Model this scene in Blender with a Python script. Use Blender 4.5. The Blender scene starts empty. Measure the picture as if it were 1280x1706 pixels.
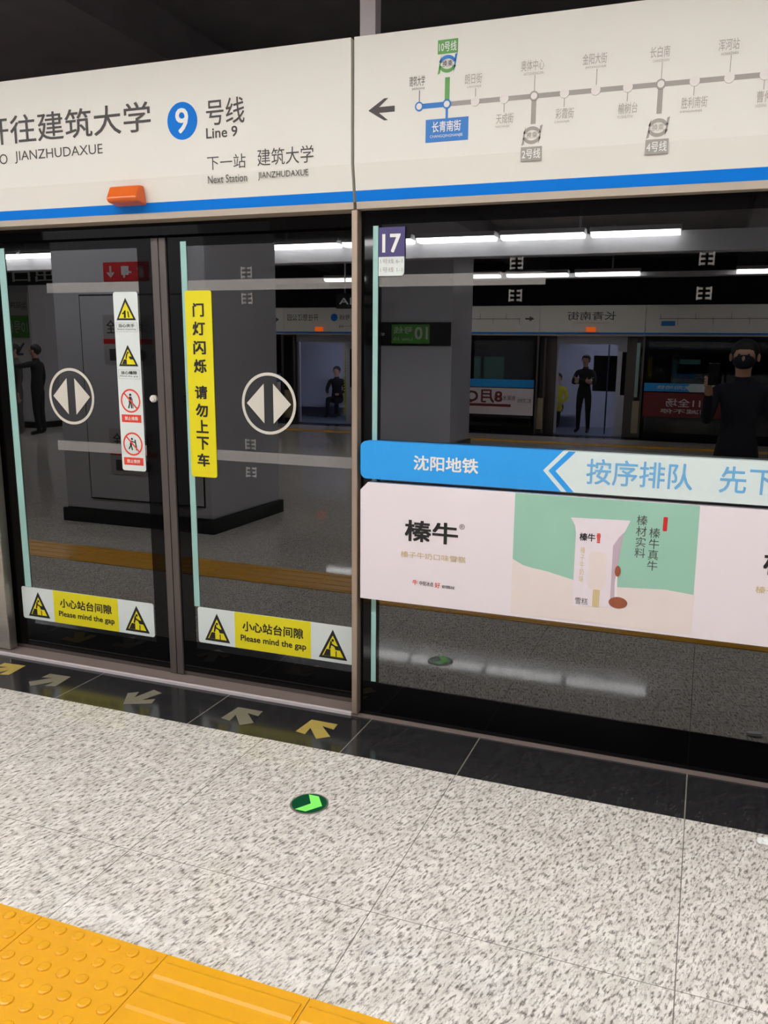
import bpy, bmesh, math, random
from mathutils import Vector, Matrix
random.seed(4)
scn = bpy.context.scene
col = scn.collection

# ------------------------------------------------------------------ camera, world, exposure
FPX, YAW, PITCH, ROLL = 1344.54, -0.340232, 0.198535, -0.016323
CX, CY, DIST, EYE = 695.4, 871.5, 3.1714, 1.6          # principal point, distance to the screen doors, eye height

def _basis():
    cy, sy, cp, sp = math.cos(YAW), math.sin(YAW), math.cos(PITCH), math.sin(PITCH)
    f0 = Vector((sy, cy, 0)); r0 = Vector((cy, -sy, 0)); z = Vector((0, 0, 1))
    f = f0*cp - z*sp; d = -(z*cp + f0*sp)
    cr, sr = math.cos(ROLL), math.sin(ROLL)
    return r0*cr + d*sr, -r0*sr + d*cr, f
RT, DN, FW = _basis()
cam_d = bpy.data.cameras.new('camera'); cam = bpy.data.objects.new('camera', cam_d); col.objects.link(cam)
m = Matrix((RT, -DN, -FW)).transposed().to_4x4(); m.translation = Vector((0, -DIST, EYE)); cam.matrix_world = m
cam_d.sensor_fit = 'AUTO'; cam_d.sensor_width = 36.0; cam_d.lens = FPX/1706*36
cam_d.shift_x = -(CX-640)/1706; cam_d.shift_y = (CY-853)/1706
cam_d.clip_start = 0.02; cam_d.clip_end = 200
scn.camera = cam
scn.view_settings.view_transform = 'Standard'; scn.view_settings.look = 'None'
scn.view_settings.exposure = 0.0; scn.view_settings.gamma = 1.0; scn.view_settings.use_curve_mapping = False
scn.cycles.use_denoising = True; scn.cycles.caustics_reflective = False; scn.cycles.caustics_refractive = False
scn.cycles.max_bounces = 8; scn.cycles.transparent_max_bounces = 16; scn.cycles.sample_clamp_indirect = 6
world = bpy.data.worlds.new('world'); scn.world = world; world.use_nodes = True
world.node_tree.nodes['Background'].inputs[0].default_value = (.5, .5, .52, 1)
world.node_tree.nodes['Background'].inputs[1].default_value = .01
LAMP = 27.0            # strength of the strip lights
GLASS_K = 2.85         # laminated glass: several surfaces reflect

# ------------------------------------------------------------------ materials
def lin(c): return tuple((v/255/12.92 if v/255 <= .04045 else ((v/255+.055)/1.055)**2.4) for v in c)
def new_mat(name):
    mt = bpy.data.materials.new(name); mt.use_nodes = True
    nt = mt.node_tree; return mt, nt, nt.nodes['Principled BSDF']
def mat(name, rgb, rough=.5, metal=0., var=0., scale=30., emit=None, spec=.5, stretch=None, bump=0.):
    mt, nt, b = new_mat(name); c = lin(rgb) + (1,)
    b.inputs['Base Color'].default_value = c; b.inputs['Roughness'].default_value = rough
    b.inputs['Metallic'].default_value = metal; b.inputs['Specular IOR Level'].default_value = spec
    if emit: b.inputs['Emission Color'].default_value = c; b.inputs['Emission Strength'].default_value = emit
    tc = nt.nodes.new('ShaderNodeTexCoord'); nz = nt.nodes.new('ShaderNodeTexNoise'); nz.inputs['Scale'].default_value = scale
    mp = nt.nodes.new('ShaderNodeMapping'); nt.links.new(tc.outputs['Object'], mp.inputs[0]); nt.links.new(mp.outputs[0], nz.inputs['Vector'])
    if stretch: mp.inputs['Scale'].default_value = stretch
    if var:
        mx = nt.nodes.new('ShaderNodeMix'); mx.data_type = 'RGBA'
        mx.inputs[6].default_value = tuple(v*(1-var) for v in c[:3]) + (1,); mx.inputs[7].default_value = tuple(min(1, v*(1+var)) for v in c[:3]) + (1,)
        nt.links.new(nz.outputs[0], mx.inputs[0]); nt.links.new(mx.outputs[2], b.inputs['Base Color'])
    if bump:
        bp = nt.nodes.new('ShaderNodeBump'); bp.inputs['Strength'].default_value = bump; bp.inputs['Distance'].default_value = .002
        nt.links.new(nz.outputs[0], bp.inputs['Height']); nt.links.new(bp.outputs[0], b.inputs['Normal'])
    return mt
def emat(name, rgb, s): return mat(name, rgb, .5, emit=s)

def glass_mat(name, k, tint):
    mt = bpy.data.materials.new(name); mt.use_nodes = True; nt = mt.node_tree; nt.nodes.clear()
    out = nt.nodes.new('ShaderNodeOutputMaterial'); mix = nt.nodes.new('ShaderNodeMixShader')
    tr = nt.nodes.new('ShaderNodeBsdfTransparent'); tr.inputs[0].default_value = tint + (1,)
    gl = nt.nodes.new('ShaderNodeBsdfGlossy'); gl.inputs['Roughness'].default_value = 0.0; gl.inputs[0].default_value = (.97, .98, 1, 1)
    fr = nt.nodes.new('ShaderNodeFresnel'); fr.inputs[0].default_value = 1.5
    ge = nt.nodes.new('ShaderNodeNewGeometry')
    a = nt.nodes.new('ShaderNodeMath'); a.operation = 'MULTIPLY'; a.inputs[1].default_value = k
    s = nt.nodes.new('ShaderNodeMath'); s.operation = 'SUBTRACT'; s.inputs[0].default_value = 1
    p = nt.nodes.new('ShaderNodeMath'); p.operation = 'MULTIPLY'; p.use_clamp = True
    L = nt.links.new
    L(fr.outputs[0], a.inputs[0]); L(ge.outputs['Backfacing'], s.inputs[1]); L(a.outputs[0], p.inputs[0]); L(s.outputs[0], p.inputs[1])
    L(p.outputs[0], mix.inputs[0]); L(tr.outputs[0], mix.inputs[1]); L(gl.outputs[0], mix.inputs[2]); L(mix.outputs[0], out.inputs[0])
    return mt
def frost_mat(name, rgb, a):
    mt = bpy.data.materials.new(name); mt.use_nodes = True; nt = mt.node_tree; nt.nodes.clear()
    out = nt.nodes.new('ShaderNodeOutputMaterial'); mix = nt.nodes.new('ShaderNodeMixShader'); mix.inputs[0].default_value = a
    tr = nt.nodes.new('ShaderNodeBsdfTransparent'); df = nt.nodes.new('ShaderNodeBsdfDiffuse'); df.inputs[0].default_value = lin(rgb) + (1,)
    nt.links.new(tr.outputs[0], mix.inputs[1]); nt.links.new(df.outputs[0], mix.inputs[2]); nt.links.new(mix.outputs[0], out.inputs[0])
    return mt

TX0, TILE, BORDER = .043, .862, -.357                       # tile joints of the platform floor
def granite(name, base, speck, warm, dark_tiles, rough):
    """flecked stone laid in square tiles; joints follow the tile grid"""
    mt, nt, b = new_mat(name); N = nt.nodes.new; L = nt.links.new
    tc = N('ShaderNodeTexCoord'); mr = N('ShaderNodeMapping'); L(tc.outputs['Object'], mr.inputs[0]); mr.inputs['Rotation'].default_value = (0, 0, math.radians(17))
    mp = N('ShaderNodeMapping'); L(mr.outputs[0], mp.inputs[0]); mp.inputs['Scale'].default_value = (3.1, 1, 1)   # flecks lie along the slabs' grain
    def noise(sc, det, src=mp):
        n = N('ShaderNodeTexNoise'); n.inputs['Scale'].default_value = sc; n.inputs['Detail'].default_value = det
        n.inputs['Roughness'].default_value = .6; L(src.outputs[0], n.inputs['Vector']); return n
    def ramp(src, stops):
        r = N('ShaderNodeValToRGB'); e = r.color_ramp.elements
        e[0].position, e[0].color = stops[0][0], (stops[0][1],)*3 + (1,); e[1].position, e[1].color = stops[1][0], (stops[1][1],)*3 + (1,)
        L(src.outputs[0], r.inputs[0]); return r
    def mix(fac, a, c):
        x = N('ShaderNodeMix'); x.data_type = 'RGBA'; L(fac.outputs[0], x.inputs[0])
        for i, v in ((6, a), (7, c)):
            if isinstance(v, tuple): x.inputs[i].default_value = v + (1,)
            else: L(v.outputs[2], x.inputs[i])
        return x
    n1 = noise(36, 3.5); n2 = noise(9, 2); n3 = noise(56, 2)
    c1 = mix(ramp(n2, ((.40, 0), (.62, 1))), lin(base), lin(warm))
    c2 = mix(ramp(n1, ((.35, 1), (.53, 0))), c1, lin(speck))
    c3 = mix(ramp(n3, ((.60, 0), (.72, .6))), c2, lin((245, 243, 238)) if not dark_tiles else lin((46, 46, 48)))
    sp = N('ShaderNodeSeparateXYZ'); L(tc.outputs['Object'], sp.inputs[0])
    def joint(sock, off, size, w):
        a = N('ShaderNodeMath'); a.operation = 'SUBTRACT'; L(sock, a.inputs[0]); a.inputs[1].default_value = off - size*50
        md = N('ShaderNodeMath'); md.operation = 'MODULO'; L(a.outputs[0], md.inputs[0]); md.inputs[1].default_value = size
        s = N('ShaderNodeMath'); s.operation = 'SUBTRACT'; L(md.outputs[0], s.inputs[0]); s.inputs[1].default_value = size/2
        ab = N('ShaderNodeMath'); ab.operation = 'ABSOLUTE'; L(s.outputs[0], ab.inputs[0])
        g = N('ShaderNodeMath'); g.operation = 'GREATER_THAN'; L(ab.outputs[0], g.inputs[0]); g.inputs[1].default_value = size/2 - w
        return g
    jx = joint(sp.outputs[0], TX0, TILE, .0015); jy = joint(sp.outputs[1], BORDER, TILE, .0011)
    mxx = N('ShaderNodeMath'); mxx.operation = 'MAXIMUM'; L(jx.outputs[0], mxx.inputs[0])
    if dark_tiles:
        prev = None
        for xj in (-5.77, -5.03, -4.29, -3.55, -2.81, -2.066, -1.322, -.815, .042, .90, 1.76, 2.62):
            cmp_ = N('ShaderNodeMath'); cmp_.operation = 'COMPARE'; L(sp.outputs[0], cmp_.inputs[0]); cmp_.inputs[1].default_value = xj; cmp_.inputs[2].default_value = .0024
            if prev is None: prev = cmp_
            else:
                mm = N('ShaderNodeMath'); mm.operation = 'MAXIMUM'; L(prev.outputs[0], mm.inputs[0]); L(cmp_.outputs[0], mm.inputs[1]); prev = mm
        L(prev.outputs[0], mxx.inputs[0]); mxx.inputs[1].default_value = 0
    else: L(jy.outputs[0], mxx.inputs[1])
    c4 = mix(mxx, c3, lin((112, 106, 99)) if not dark_tiles else lin((128, 122, 112)))
    L(c4.outputs[2], b.inputs['Base Color']); b.inputs['Roughness'].default_value = rough; b.inputs['Specular IOR Level'].default_value = .2 if not dark_tiles else .4
    return mt

M = {}
M['floor'] = granite('pale_granite', (228, 222, 214), (116, 108, 101), (210, 203, 194), False, .045)
M['border'] = granite('black_granite', (40, 39, 41), (30, 29, 31), (50, 49, 50), True, .12)
M['ceiling'] = mat('ceiling_paint', (166, 160, 166), .8, var=.2, scale=3)
M['ceiling_beam'] = mat('beam_paint', (190, 190, 192), .6, var=.05, scale=4)
M['tunnel'] = mat('tunnel_darkness', (16, 16, 17), .9, var=.3, scale=4)  # the unlit tunnel's darkness is put into this near-black colour
M['header'] = mat('header_enamel', (226, 223, 215), .4, var=.02, scale=2, spec=.3)
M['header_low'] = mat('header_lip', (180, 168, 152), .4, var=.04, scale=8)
M['blue'] = mat('line_blue', (0, 118, 214), .5, spec=.15)
M['ink'] = mat('dark_grey_ink', (70, 66, 66), .6)
M['black'] = mat('black_ink', (22, 22, 22), .6)
M['grey_ink'] = mat('grey_ink', (168, 160, 152), .6)
M['map_grey'] = mat('map_grey', (160, 154, 148), .6)
M['map_white'] = mat('map_white', (226, 220, 214), .5)
M['map_green'] = mat('map_green', (92, 158, 78), .5)
M['map_blue'] = mat('map_blue', (38, 118, 196), .5)
M['white'] = mat('white_print', (232, 232, 228), .45)
M['orange'] = mat('orange_lens', (226, 104, 34), .3, var=.06, scale=20)
M['orange_on'] = emat('orange_lens_lit', (255, 110, 20), 3.0)
M['alu'] = mat('anodised_aluminium', (168, 150, 134), .38, .55, var=.08, scale=20, stretch=(8, 8, .4))
M['stile'] = mat('brown_aluminium', (98, 90, 87), .4, .5, var=.06, scale=20, stretch=(8, 8, .4))
M['steel'] = mat('brushed_steel', (172, 166, 156), .34, .85, var=.12, scale=14, stretch=(1, 1, 12))
M['sill'] = mat('sill_metal', (150, 134, 128), .45, .4, var=.08, scale=30, stretch=(.6, 10, 1))
M['glass'] = glass_mat('tinted_glass', GLASS_K, (.55, .58, .58))
M['frit'] = mat('black_frit', (7, 7, 8), .03, spec=.2)
M['edge'] = mat('pale_green_glass_edge', (150, 192, 186), .3, var=.2, scale=3, stretch=(1, 1, 1.2))
M['frost'] = frost_mat('frosted_band', (225, 222, 218), .14)
M['etch'] = frost_mat('etched_mark', (225, 222, 218), .1)
M['arrow_decal'] = mat('pale_vinyl', (205, 200, 188), .45)
M['sticker'] = mat('sticker_white', (218, 226, 224), .35, var=.02)
M['sticker_y'] = mat('sticker_yellow', (226, 214, 14), .35, var=.02)
M['red'] = mat('sticker_red', (222, 66, 46), .4)
M['purple'] = mat('placard_purple', (66, 58, 112), .4)
M['ad_blue'] = mat('strip_blue', (48, 158, 236), .4, var=.03, spec=.25)
M['ad_pale'] = mat('strip_pale', (214, 228, 228), .35, var=.02)
M['ad_text'] = mat('strip_letter_blue', (106, 172, 218), .4)
M['ad_pink'] = mat('poster_pink_white', (232, 223, 229), .4, var=.02, scale=3)
M['green'] = mat('poster_green', (150, 196, 176), .4, var=.16, scale=2.5)
M['snow'] = mat('poster_snow', (228, 216, 212), .4, var=.05, scale=9)
M['pack'] = mat('poster_pack', (230, 220, 228), .4, var=.03, scale=20)
M['pack_shade'] = mat('poster_pack_seam', (190, 172, 186), .4)
M['tan'] = mat('poster_tan', (206, 184, 140), .5)
M['nut'] = mat('poster_nut', (150, 82, 56), .4, var=.25, scale=60)
M['post_grey'] = mat('grey_post_paint', (206, 196, 198), .5)
M['knob'] = mat('white_knob', (216, 212, 204), .3)
M['tactile'] = mat('tactile_yellow', (226, 162, 20), .32, var=.06, scale=9)
M['joint'] = mat('dark_joint', (90, 66, 30), .8)
M['fl_green'] = mat('marker_dark_green', (10, 78, 48), .2)
M['fl_lime'] = mat('marker_lime', (132, 236, 104), .3, emit=.15)
M['fl_yellow'] = mat('worn_yellow_paint', (172, 150, 74), .5, var=.15, scale=40)
M['fl_pale'] = mat('worn_pale_paint', (116, 110, 94), .5, var=.2, scale=40)
M['pillar'] = mat('grey_pillar_panel', (192, 192, 199), .4, var=.04, scale=3)
M['plinth'] = mat('black_plinth', (14, 14, 15), .25)
M['sign_red'] = mat('fire_sign_red', (196, 36, 40), .4)
M['notice'] = mat('notice_grey', (168, 166, 168), .45)
M['sign_white'] = mat('sign_pale', (206, 202, 200), .45)
M['sign_black'] = mat('sign_black', (14, 14, 18), .4)
M['sign_green'] = mat('sign_green', (86, 160, 62), .4)
M['lamp'] = emat('lamp_diffuser', (255, 254, 252), LAMP)
M['lamp_body'] = mat('lamp_housing', (200, 200, 202), .5)
M['train'] = mat('train_white', (206, 208, 222), .35)
M['train_in'] = mat('train_interior', (196, 198, 216), .4)
M['train_floor'] = mat('train_floor', (96, 104, 120), .4)
M['train_lamp'] = emat('train_lamp', (225, 230, 255), 60.0)
M['dark_glass'] = mat('dark_window', (12, 13, 15), .08)
M['teal_win'] = mat('lit_train_window', (96, 150, 140), .3, emit=.8)
M['beige'] = mat('beige_panel', (176, 160, 130), .5)
M['maroon'] = mat('poster_maroon', (122, 36, 40), .4)
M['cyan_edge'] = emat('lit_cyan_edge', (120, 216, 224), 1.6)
M['pole'] = mat('dark_pole', (40, 42, 60), .4)
M['skin'] = mat('skin', (196, 150, 124), .5)
M['navy'] = mat('navy_cloth', (18, 21, 36), .85, var=.2)
M['blackcloth'] = mat('black_cloth', (20, 20, 22), .85, var=.2)
M['greycloth'] = mat('grey_cloth', (92, 86, 82), .85, var=.15)
M['yellowcloth'] = mat('yellow_cloth', (190, 180, 40), .8, var=.1)
M['hair'] = mat('black_hair', (18, 15, 14), .6, var=.3)
M['shoe'] = mat('black_shoe', (16, 16, 17), .5)
M['phone'] = mat('phone_black', (20, 21, 26), .2)
M['screen'] = emat('phone_screen', (170, 190, 200), .5)

# ------------------------------------------------------------------ builders
ORG = {}
def tag(o, label=None, cat=None, group=None, kind=None):
    for k, v in (('label', label), ('category', cat), ('group', group), ('kind', kind)):
        if v: o[k] = v
    return o
def thing(name, loc, label, cat, group=None):
    o = bpy.data.objects.new(name, None); col.objects.link(o); o.location = loc; o.empty_display_size = .1
    ORG[o.name] = Vector(loc); return tag(o, label, cat, group)
def link(name, bm, mt, parent=None, label=None, smooth=False, origin=None):
    """one mesh object from a bmesh in world coordinates"""
    og = ORG[parent.name] if parent else Vector(origin or (0, 0, 0))
    bmesh.ops.translate(bm, verts=bm.verts, vec=-og)
    bmesh.ops.recalc_face_normals(bm, faces=bm.faces)
    me = bpy.data.meshes.new(name); bm.to_mesh(me); bm.free()
    for x in (mt if isinstance(mt, (list, tuple)) else [mt]): me.materials.append(x)
    if smooth:
        for p in me.polygons: p.use_smooth = True
    o = bpy.data.objects.new(name, me); col.objects.link(o)
    if parent: o.parent = parent
    else: o.location = og
    ORG[o.name] = og
    if label: o['label'] = label
    return o
def add_box(bm, x0, x1, y0, y1, z0, z1, bev=0.):
    r = bmesh.ops.create_cube(bm, size=1)['verts']
    for v in r: v.co = Vector(((x0+x1)/2 + v.co.x*(x1-x0), (y0+y1)/2 + v.co.y*(y1-y0), (z0+z1)/2 + v.co.z*(z1-z0)))
    if bev:
        es = list({e for v in r for e in v.link_edges}); bmesh.ops.bevel(bm, geom=es, offset=bev, segments=2, affect='EDGES', profile=.5)
def box(name, x0, x1, y0, y1, z0, z1, mt, parent=None, bev=0., label=None):
    bm = bmesh.new(); add_box(bm, min(x0, x1), max(x0, x1), min(y0, y1), max(y0, y1), min(z0, z1), max(z0, z1), bev)
    return link(name, bm, mt, parent, label)
def add_prism(bm, pts, a0, a1, axis):
    """polygon pts in the plane across axis, from a0 to a1 along it"""
    def P(p, a): return {'y': (p[0], a, p[1]), 'z': (p[0], p[1], a), 'x': (a, p[0], p[1])}[axis]
    A = [bm.verts.new(P(p, a0)) for p in pts]; B = [bm.verts.new(P(p, a1)) for p in pts]
    bm.faces.new(A); bm.faces.new(B[::-1])
    for i in range(len(pts)):
        j = (i+1) % len(pts); bm.faces.new((A[i], B[i], B[j], A[j]))
def prism(name, pts, a0, a1, axis, mt, parent=None, label=None):
    bm = bmesh.new()
    for p in (pts if isinstance(pts[0][0], (list, tuple)) else [pts]): add_prism(bm, p, a0, a1, axis)
    return link(name, bm, mt, parent, label)
def circ(cx, cz, r, n=40, rz=None): return [(cx + r*math.cos(2*math.pi*i/n), cz + (rz or r)*math.sin(2*math.pi*i/n)) for i in range(n)]
def rrect(x0, x1, z0, z1, r, n=5):
    out = []
    for cx, cz, a in ((x1-r, z1-r, 0), (x0+r, z1-r, 90), (x0+r, z0+r, 180), (x1-r, z0+r, 270)):
        out += [(cx + r*math.cos(math.radians(a+90*i/n)), cz + r*math.sin(math.radians(a+90*i/n))) for i in range(n+1)]
    return out
def seg(p, q, w):
    (x0, z0), (x1, z1) = p, q; dx, dz = x1-x0, z1-z0; l = math.hypot(dx, dz) or 1; nx, nz = -dz/l*w/2, dx/l*w/2
    return [(x0+nx, z0+nz), (x1+nx, z1+nz), (x1-nx, z1-nz), (x0-nx, z0-nz)]
def add_ring(bm, cx, cz, r0, r1, y0, y1, n=48):
    rows = []
    for r, y in ((r1, y0), (r0, y0), (r0, y1), (r1, y1)):
        rows.append([bm.verts.new((cx + r*math.cos(2*math.pi*i/n), y, cz + r*math.sin(2*math.pi*i/n))) for i in range(n)])
    for a in range(4):
        for i in range(n):
            j = (i+1) % n; bm.faces.new((rows[a][i], rows[a][j], rows[(a+1) % 4][j], rows[(a+1) % 4][i]))
def ring(name, cx, cz, r0, r1, y0, y1, mt, parent, label=None):
    bm = bmesh.new(); add_ring(bm, cx, cz, r0, r1, y0, y1); return link(name, bm, mt, parent, label)
def tube_bm(bm, pts, r, n=10):
    prev = None
    for i, p in enumerate(pts):
        p = Vector(p); a = Vector(pts[max(i-1, 0)]); b = Vector(pts[min(i+1, len(pts)-1)]); d = (b-a).normalized()
        u = d.cross(Vector((0, 0, 1)) if abs(d.z) < .9 else Vector((1, 0, 0))).normalized(); v = d.cross(u)
        rw = [bm.verts.new(p + (u*math.cos(2*math.pi*k/n) + v*math.sin(2*math.pi*k/n))*r) for k in range(n)]
        if prev:
            for k in range(n): bm.faces.new((prev[k], prev[(k+1) % n], rw[(k+1) % n], rw[k]))
        else: bm.faces.new(rw[::-1])
        prev = rw
    bm.faces.new(prev)
def tube(name, pts, r, mt, parent=None, label=None, n=10):
    bm = bmesh.new(); tube_bm(bm, pts, r, n); return link(name, bm, mt, parent, label, smooth=True)
_tc = {}
def glyphs(s, bold=0., vertical=False):
    key = (s, bold, vertical)
    if key not in _tc:
        c = bpy.data.curves.new('letters', 'FONT'); c.body = '\n'.join(s) if vertical else s
        c.resolution_u = 3
        if vertical: c.align_x = 'CENTER'
        o = bpy.data.objects.new('letters', c); col.objects.link(o)
        dg = bpy.context.evaluated_depsgraph_get(); me = bpy.data.meshes.new_from_object(o.evaluated_get(dg))
        vs = [(v.co.x, v.co.y) for v in me.vertices]; fs = [tuple(p.vertices) for p in me.polygons]
        bpy.data.objects.remove(o); bpy.data.curves.remove(c); bpy.data.meshes.remove(me)
        x0 = min(v[0] for v in vs); x1 = max(v[0] for v in vs); y0 = min(v[1] for v in vs); y1 = max(v[1] for v in vs)
        if bold:                                     # heavier strokes: the outline laid down five times
            n = len(vs); off = [(bold, bold), (bold, -bold), (-bold, bold), (-bold, -bold)]
            allv = list(vs); allf = list(fs)
            for i, (a, b) in enumerate(off):
                allv += [(x+a, y+b) for x, y in vs]; allf += [tuple(q+n*(i+1) for q in f) for f in fs]
            layer = [i // n for i in range(len(allv))]; vs, fs = allv, allf
            x0 -= bold; x1 += bold; y0 -= bold; y1 += bold
        else: layer = [0]*len(vs)
        _tc[key] = ([((x-x0)/(x1-x0), (y-y0)/(y1-y0), l) for (x, y), l in zip(vs, layer)], fs)
    return _tc[key]
def text(name, s, xl, xr, zb, zt, y, mt, parent, bold=0., vertical=False, shear=0.):
    """lettering filling the box; xl is where the reader's left is"""
    vs, fs = glyphs(s, bold, vertical); bm = bmesh.new(); sd = -1 if xr > xl else 1      # stand the layers a hair apart towards the reader
    bv = [bm.verts.new((xl+(xr-xl)*u+shear*v, y+sd*l*.00006, zb+(zt-zb)*v)) for u, v, l in vs]
    for f in fs:
        try: bm.faces.new([bv[i] for i in f])
        except ValueError: pass
    og = ORG[parent.name]; bmesh.ops.translate(bm, verts=bm.verts, vec=-og)
    me = bpy.data.meshes.new(name); bm.to_mesh(me); bm.free(); me.materials.append(mt)
    o = bpy.data.objects.new(name, me); col.objects.link(o); o.parent = parent; ORG[o.name] = og
    return o
def S(x, z, y):
    """move a measurement taken on the plane of the fixed glass (y = 0) to the plane at depth y"""
    k = (DIST+y)/DIST; return x*k, EYE + (z-EYE)*k
def SX(x, y): return x*(DIST+y)/DIST
def SZ(z, y): return EYE + (z-EYE)*(DIST+y)/DIST
def ray_at(u, v, y=None, z=None):
    d = RT*((u-CX)/FPX) + DN*((v-CY)/FPX) + FW; C = Vector((0, -DIST, EYE))
    t = (y+DIST)/d.y if y is not None else (z-EYE)/d.z
    return C + d*t

# ------------------------------------------------------------------ setting
st = lambda o: tag(o, kind='structure')
PLAT = -15.02                       # the opposite row of screen doors
st(box('floor', -26, 9, PLAT+.36, BORDER, -.25, 0, M['floor']))
st(box('trim_1', -26, 9, BORDER, -.012, -.25, 0, M['border']))
st(box('trim_2', -26, 9, PLAT+.012, PLAT+.36, -.25, 0, M['border']))
# metal edge where the stone meets the fixed screens
st(box('trim_3', SX(-1.40, 0), 9, -.012, .016, -.25, .006, M['sill']))
st(box('ceiling', -26, 9, -19.5, 4.4, 4.3, 4.5, M['ceiling']))
bm = bmesh.new()
for x in (-20.5, -15.2, -9.9, -4.6, .7, 6.0): add_box(bm, x-.28, x+.28, -19.5, 4.4, 3.95, 4.3)
st(link('trim_4', bm, M['ceiling']))
st(box('wall_tunnel', -26, 9, 4.2, 4.4, -1.6, 4.3, M['tunnel']))
st(box('wall_far_tunnel', -26, 9, -19.5, -19.3, -1.6, 4.3, M['tunnel']))
st(box('wall_left', -26.2, -26, -19.5, 4.4, -1.6, 4.3, M['pillar']))
st(box('wall_right', 9, 9.2, -19.5, 4.4, -1.6, 4.3, M['pillar']))
bm = bmesh.new(); add_box(bm, -26, 9, .25, 4.4, -1.7, -1.5); add_box(bm, -26, 9, -.0, .25, -1.7, -.26)
st(link('trim_5', bm, M['tunnel']))
bm = bmesh.new(); add_box(bm, -26, 9, -19.5, -15.3, -1.7, -1.5)
st(link('trim_6', bm, M['tunnel']))

# long pale ceiling beams that carry the strip lights
ROWS = [(-1.75, 3.35), (-5.8, 3.5), (-9.2, 3.45), (-13.55, 3.35)]
for i, (y, z) in enumerate(ROWS):
    sd = 1 if i < 2 else -1                      # each beam stands on the track side of its lights
    o = box('ceiling_beam', -25.5, 8.5, y+sd*.42, y+sd*.14, z-(.062, .26, .26, .062)[i], z+.02, M['ceiling_beam'])  # outer beams shaped shallow so the strip lights reach the header panels
    tag(o, 'long pale beam under the dark ceiling, ' + ('over the near platform edge', 'just behind the near edge row of lights', 'in front of the lower far beam', 'nearest to the opposite screen doors')[i], 'beam', kind='thing')
    for x in range(-22, 8, 5): tube('hanger_rod', [(x, y+sd*.28, z+.02), (x, y+sd*.28, 4.3)], .02, M['lamp_body'], o, n=8)

lamp_proto = None
def ceiling_light(xc, y, z, ln, label, group):
    global lamp_proto
    if lamp_proto is None:
        t = thing('ceiling_light', (0, 0, 0), label, 'light', group)
        bm = bmesh.new(); add_prism(bm, [(-.15, 0), (-.10, .07), (.10, .07), (.15, 0)], -.5, .5, 'x')
        bm2 = bmesh.new(); add_prism(bm2, [(-.13, .002), (.13, .002), (.11, -.04), (.08, -.055), (-.08, -.055), (-.11, -.04)], -.485, .485, 'x')
        link('housing', bm, M['lamp_body'], t); link('diffuser', bm2, M['lamp'], t)
        lamp_proto = t
    else:
        t = lamp_proto.copy(); col.objects.link(t); tag(t, label, 'light', group)
        for ch in lamp_proto.children: c = ch.copy(); col.objects.link(c); c.parent = t
    t.location = (xc, y, z); t.scale = (ln, 1, 1)
ORD = 'first second third fourth fifth sixth seventh eighth ninth tenth eleventh twelfth thirteenth'.split()
for i, (y, z) in enumerate(ROWS):
    rw = ('near edge row', 'second row from the near edge', 'third row from the near edge', 'row nearest the opposite doors')[i]
    xs = []
    if i == 3: xs = [.92] + [-2.06-1.39*k for k in range(5)] + [-10.4-1.39*k for k in range(6)]
    elif i == 2: xs = [-1.17-1.33*k for k in range(12)]
    else: xs = [3.6-1.33*k for k in range(8 if i else 9)]
    for k, x in enumerate(xs):
        ceiling_light(x, y, z, 1.26, f'white strip ceiling light, {ORD[k]} along the {rw}', 'strip lights under the beams')

# ------------------------------------------------------------------ header panels over the near screens
HY = -.05
def HX(x): return SX(x, HY)
def HZ(z): return SZ(z, HY)
def header(x0, x1, label, name='header_panel', yf=HY, s=1, z=(2.200, 2.37, 2.835), back=.2, blue=(2.231, 2.272)):
    """s = 1 faces the near platform (-y), -1 faces the other way"""
    t = thing(name, ((x0+x1)/2, yf, z[0]), label, 'sign panel', None)
    f = lambda d: yf + s*d
    bm = bmesh.new(); add_prism(bm, [(f(.022), z[0]+.028), (f(0), z[1]), (f(0), z[2]), (f(back), z[2]), (f(back), z[0]+.028)], x0, x1, 'x')
    link('panel', bm, M['header'], t)
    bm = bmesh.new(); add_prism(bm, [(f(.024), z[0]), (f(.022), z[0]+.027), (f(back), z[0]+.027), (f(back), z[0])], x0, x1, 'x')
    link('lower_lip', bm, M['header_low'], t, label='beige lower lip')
    yb = lambda zz: f(.022*(z[1]-zz)/(z[1]-z[0]-.028) - .0012)
    bm = bmesh.new(); add_prism(bm, [(yb(blue[0]), blue[0]), (yb(blue[1]), blue[1]), (yb(blue[1])+s*.004, blue[1]), (yb(blue[0])+s*.004, blue[0])], x0, x1, 'x')
    link('blue_stripe', bm, M['blue'], t, label='blue stripe along the bottom')
    return t
HZS = (HZ(2.204), HZ(2.372), HZ(2.835)); HB = (HZ(2.231), HZ(2.272))
XS = HX(-1.4235)
hl = header(-5.9, XS-.007, 'cream header panel over the sliding doors naming the train direction', z=HZS, blue=HB)
hr = header(XS+.007, 4.6, 'cream header panel over the fixed screen with the route map', z=HZS, blue=HB)
ty = HY-.0012
def htext(s, xl, xr, zb, zt, mt=None, parent=None, bold=0., shear=0., nm='lettering'):
    return text(nm, s, HX(xl), HX(xr), HZ(zb), HZ(zt), ty, mt or M['ink'], parent or hl, bold, shear=shear)
htext('开往建筑大学', -3.325, -2.383, 2.563, 2.686, bold=.006)
htext('TO', -3.29, -3.198, 2.478, 2.523); htext('JIANZHUDAXUE', -3.154, -2.648, 2.476, 2.530)
prism('line_badge', circ(HX(-2.222), HZ(2.592), .074), ty, ty+.004, 'y', M['blue'], hl, label='round blue line badge')
text('line_number', '9', HX(-2.255), HX(-2.19), HZ(2.542), HZ(2.643), ty-.001, M['white'], bpy.data.objects['line_badge'], .012)
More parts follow.
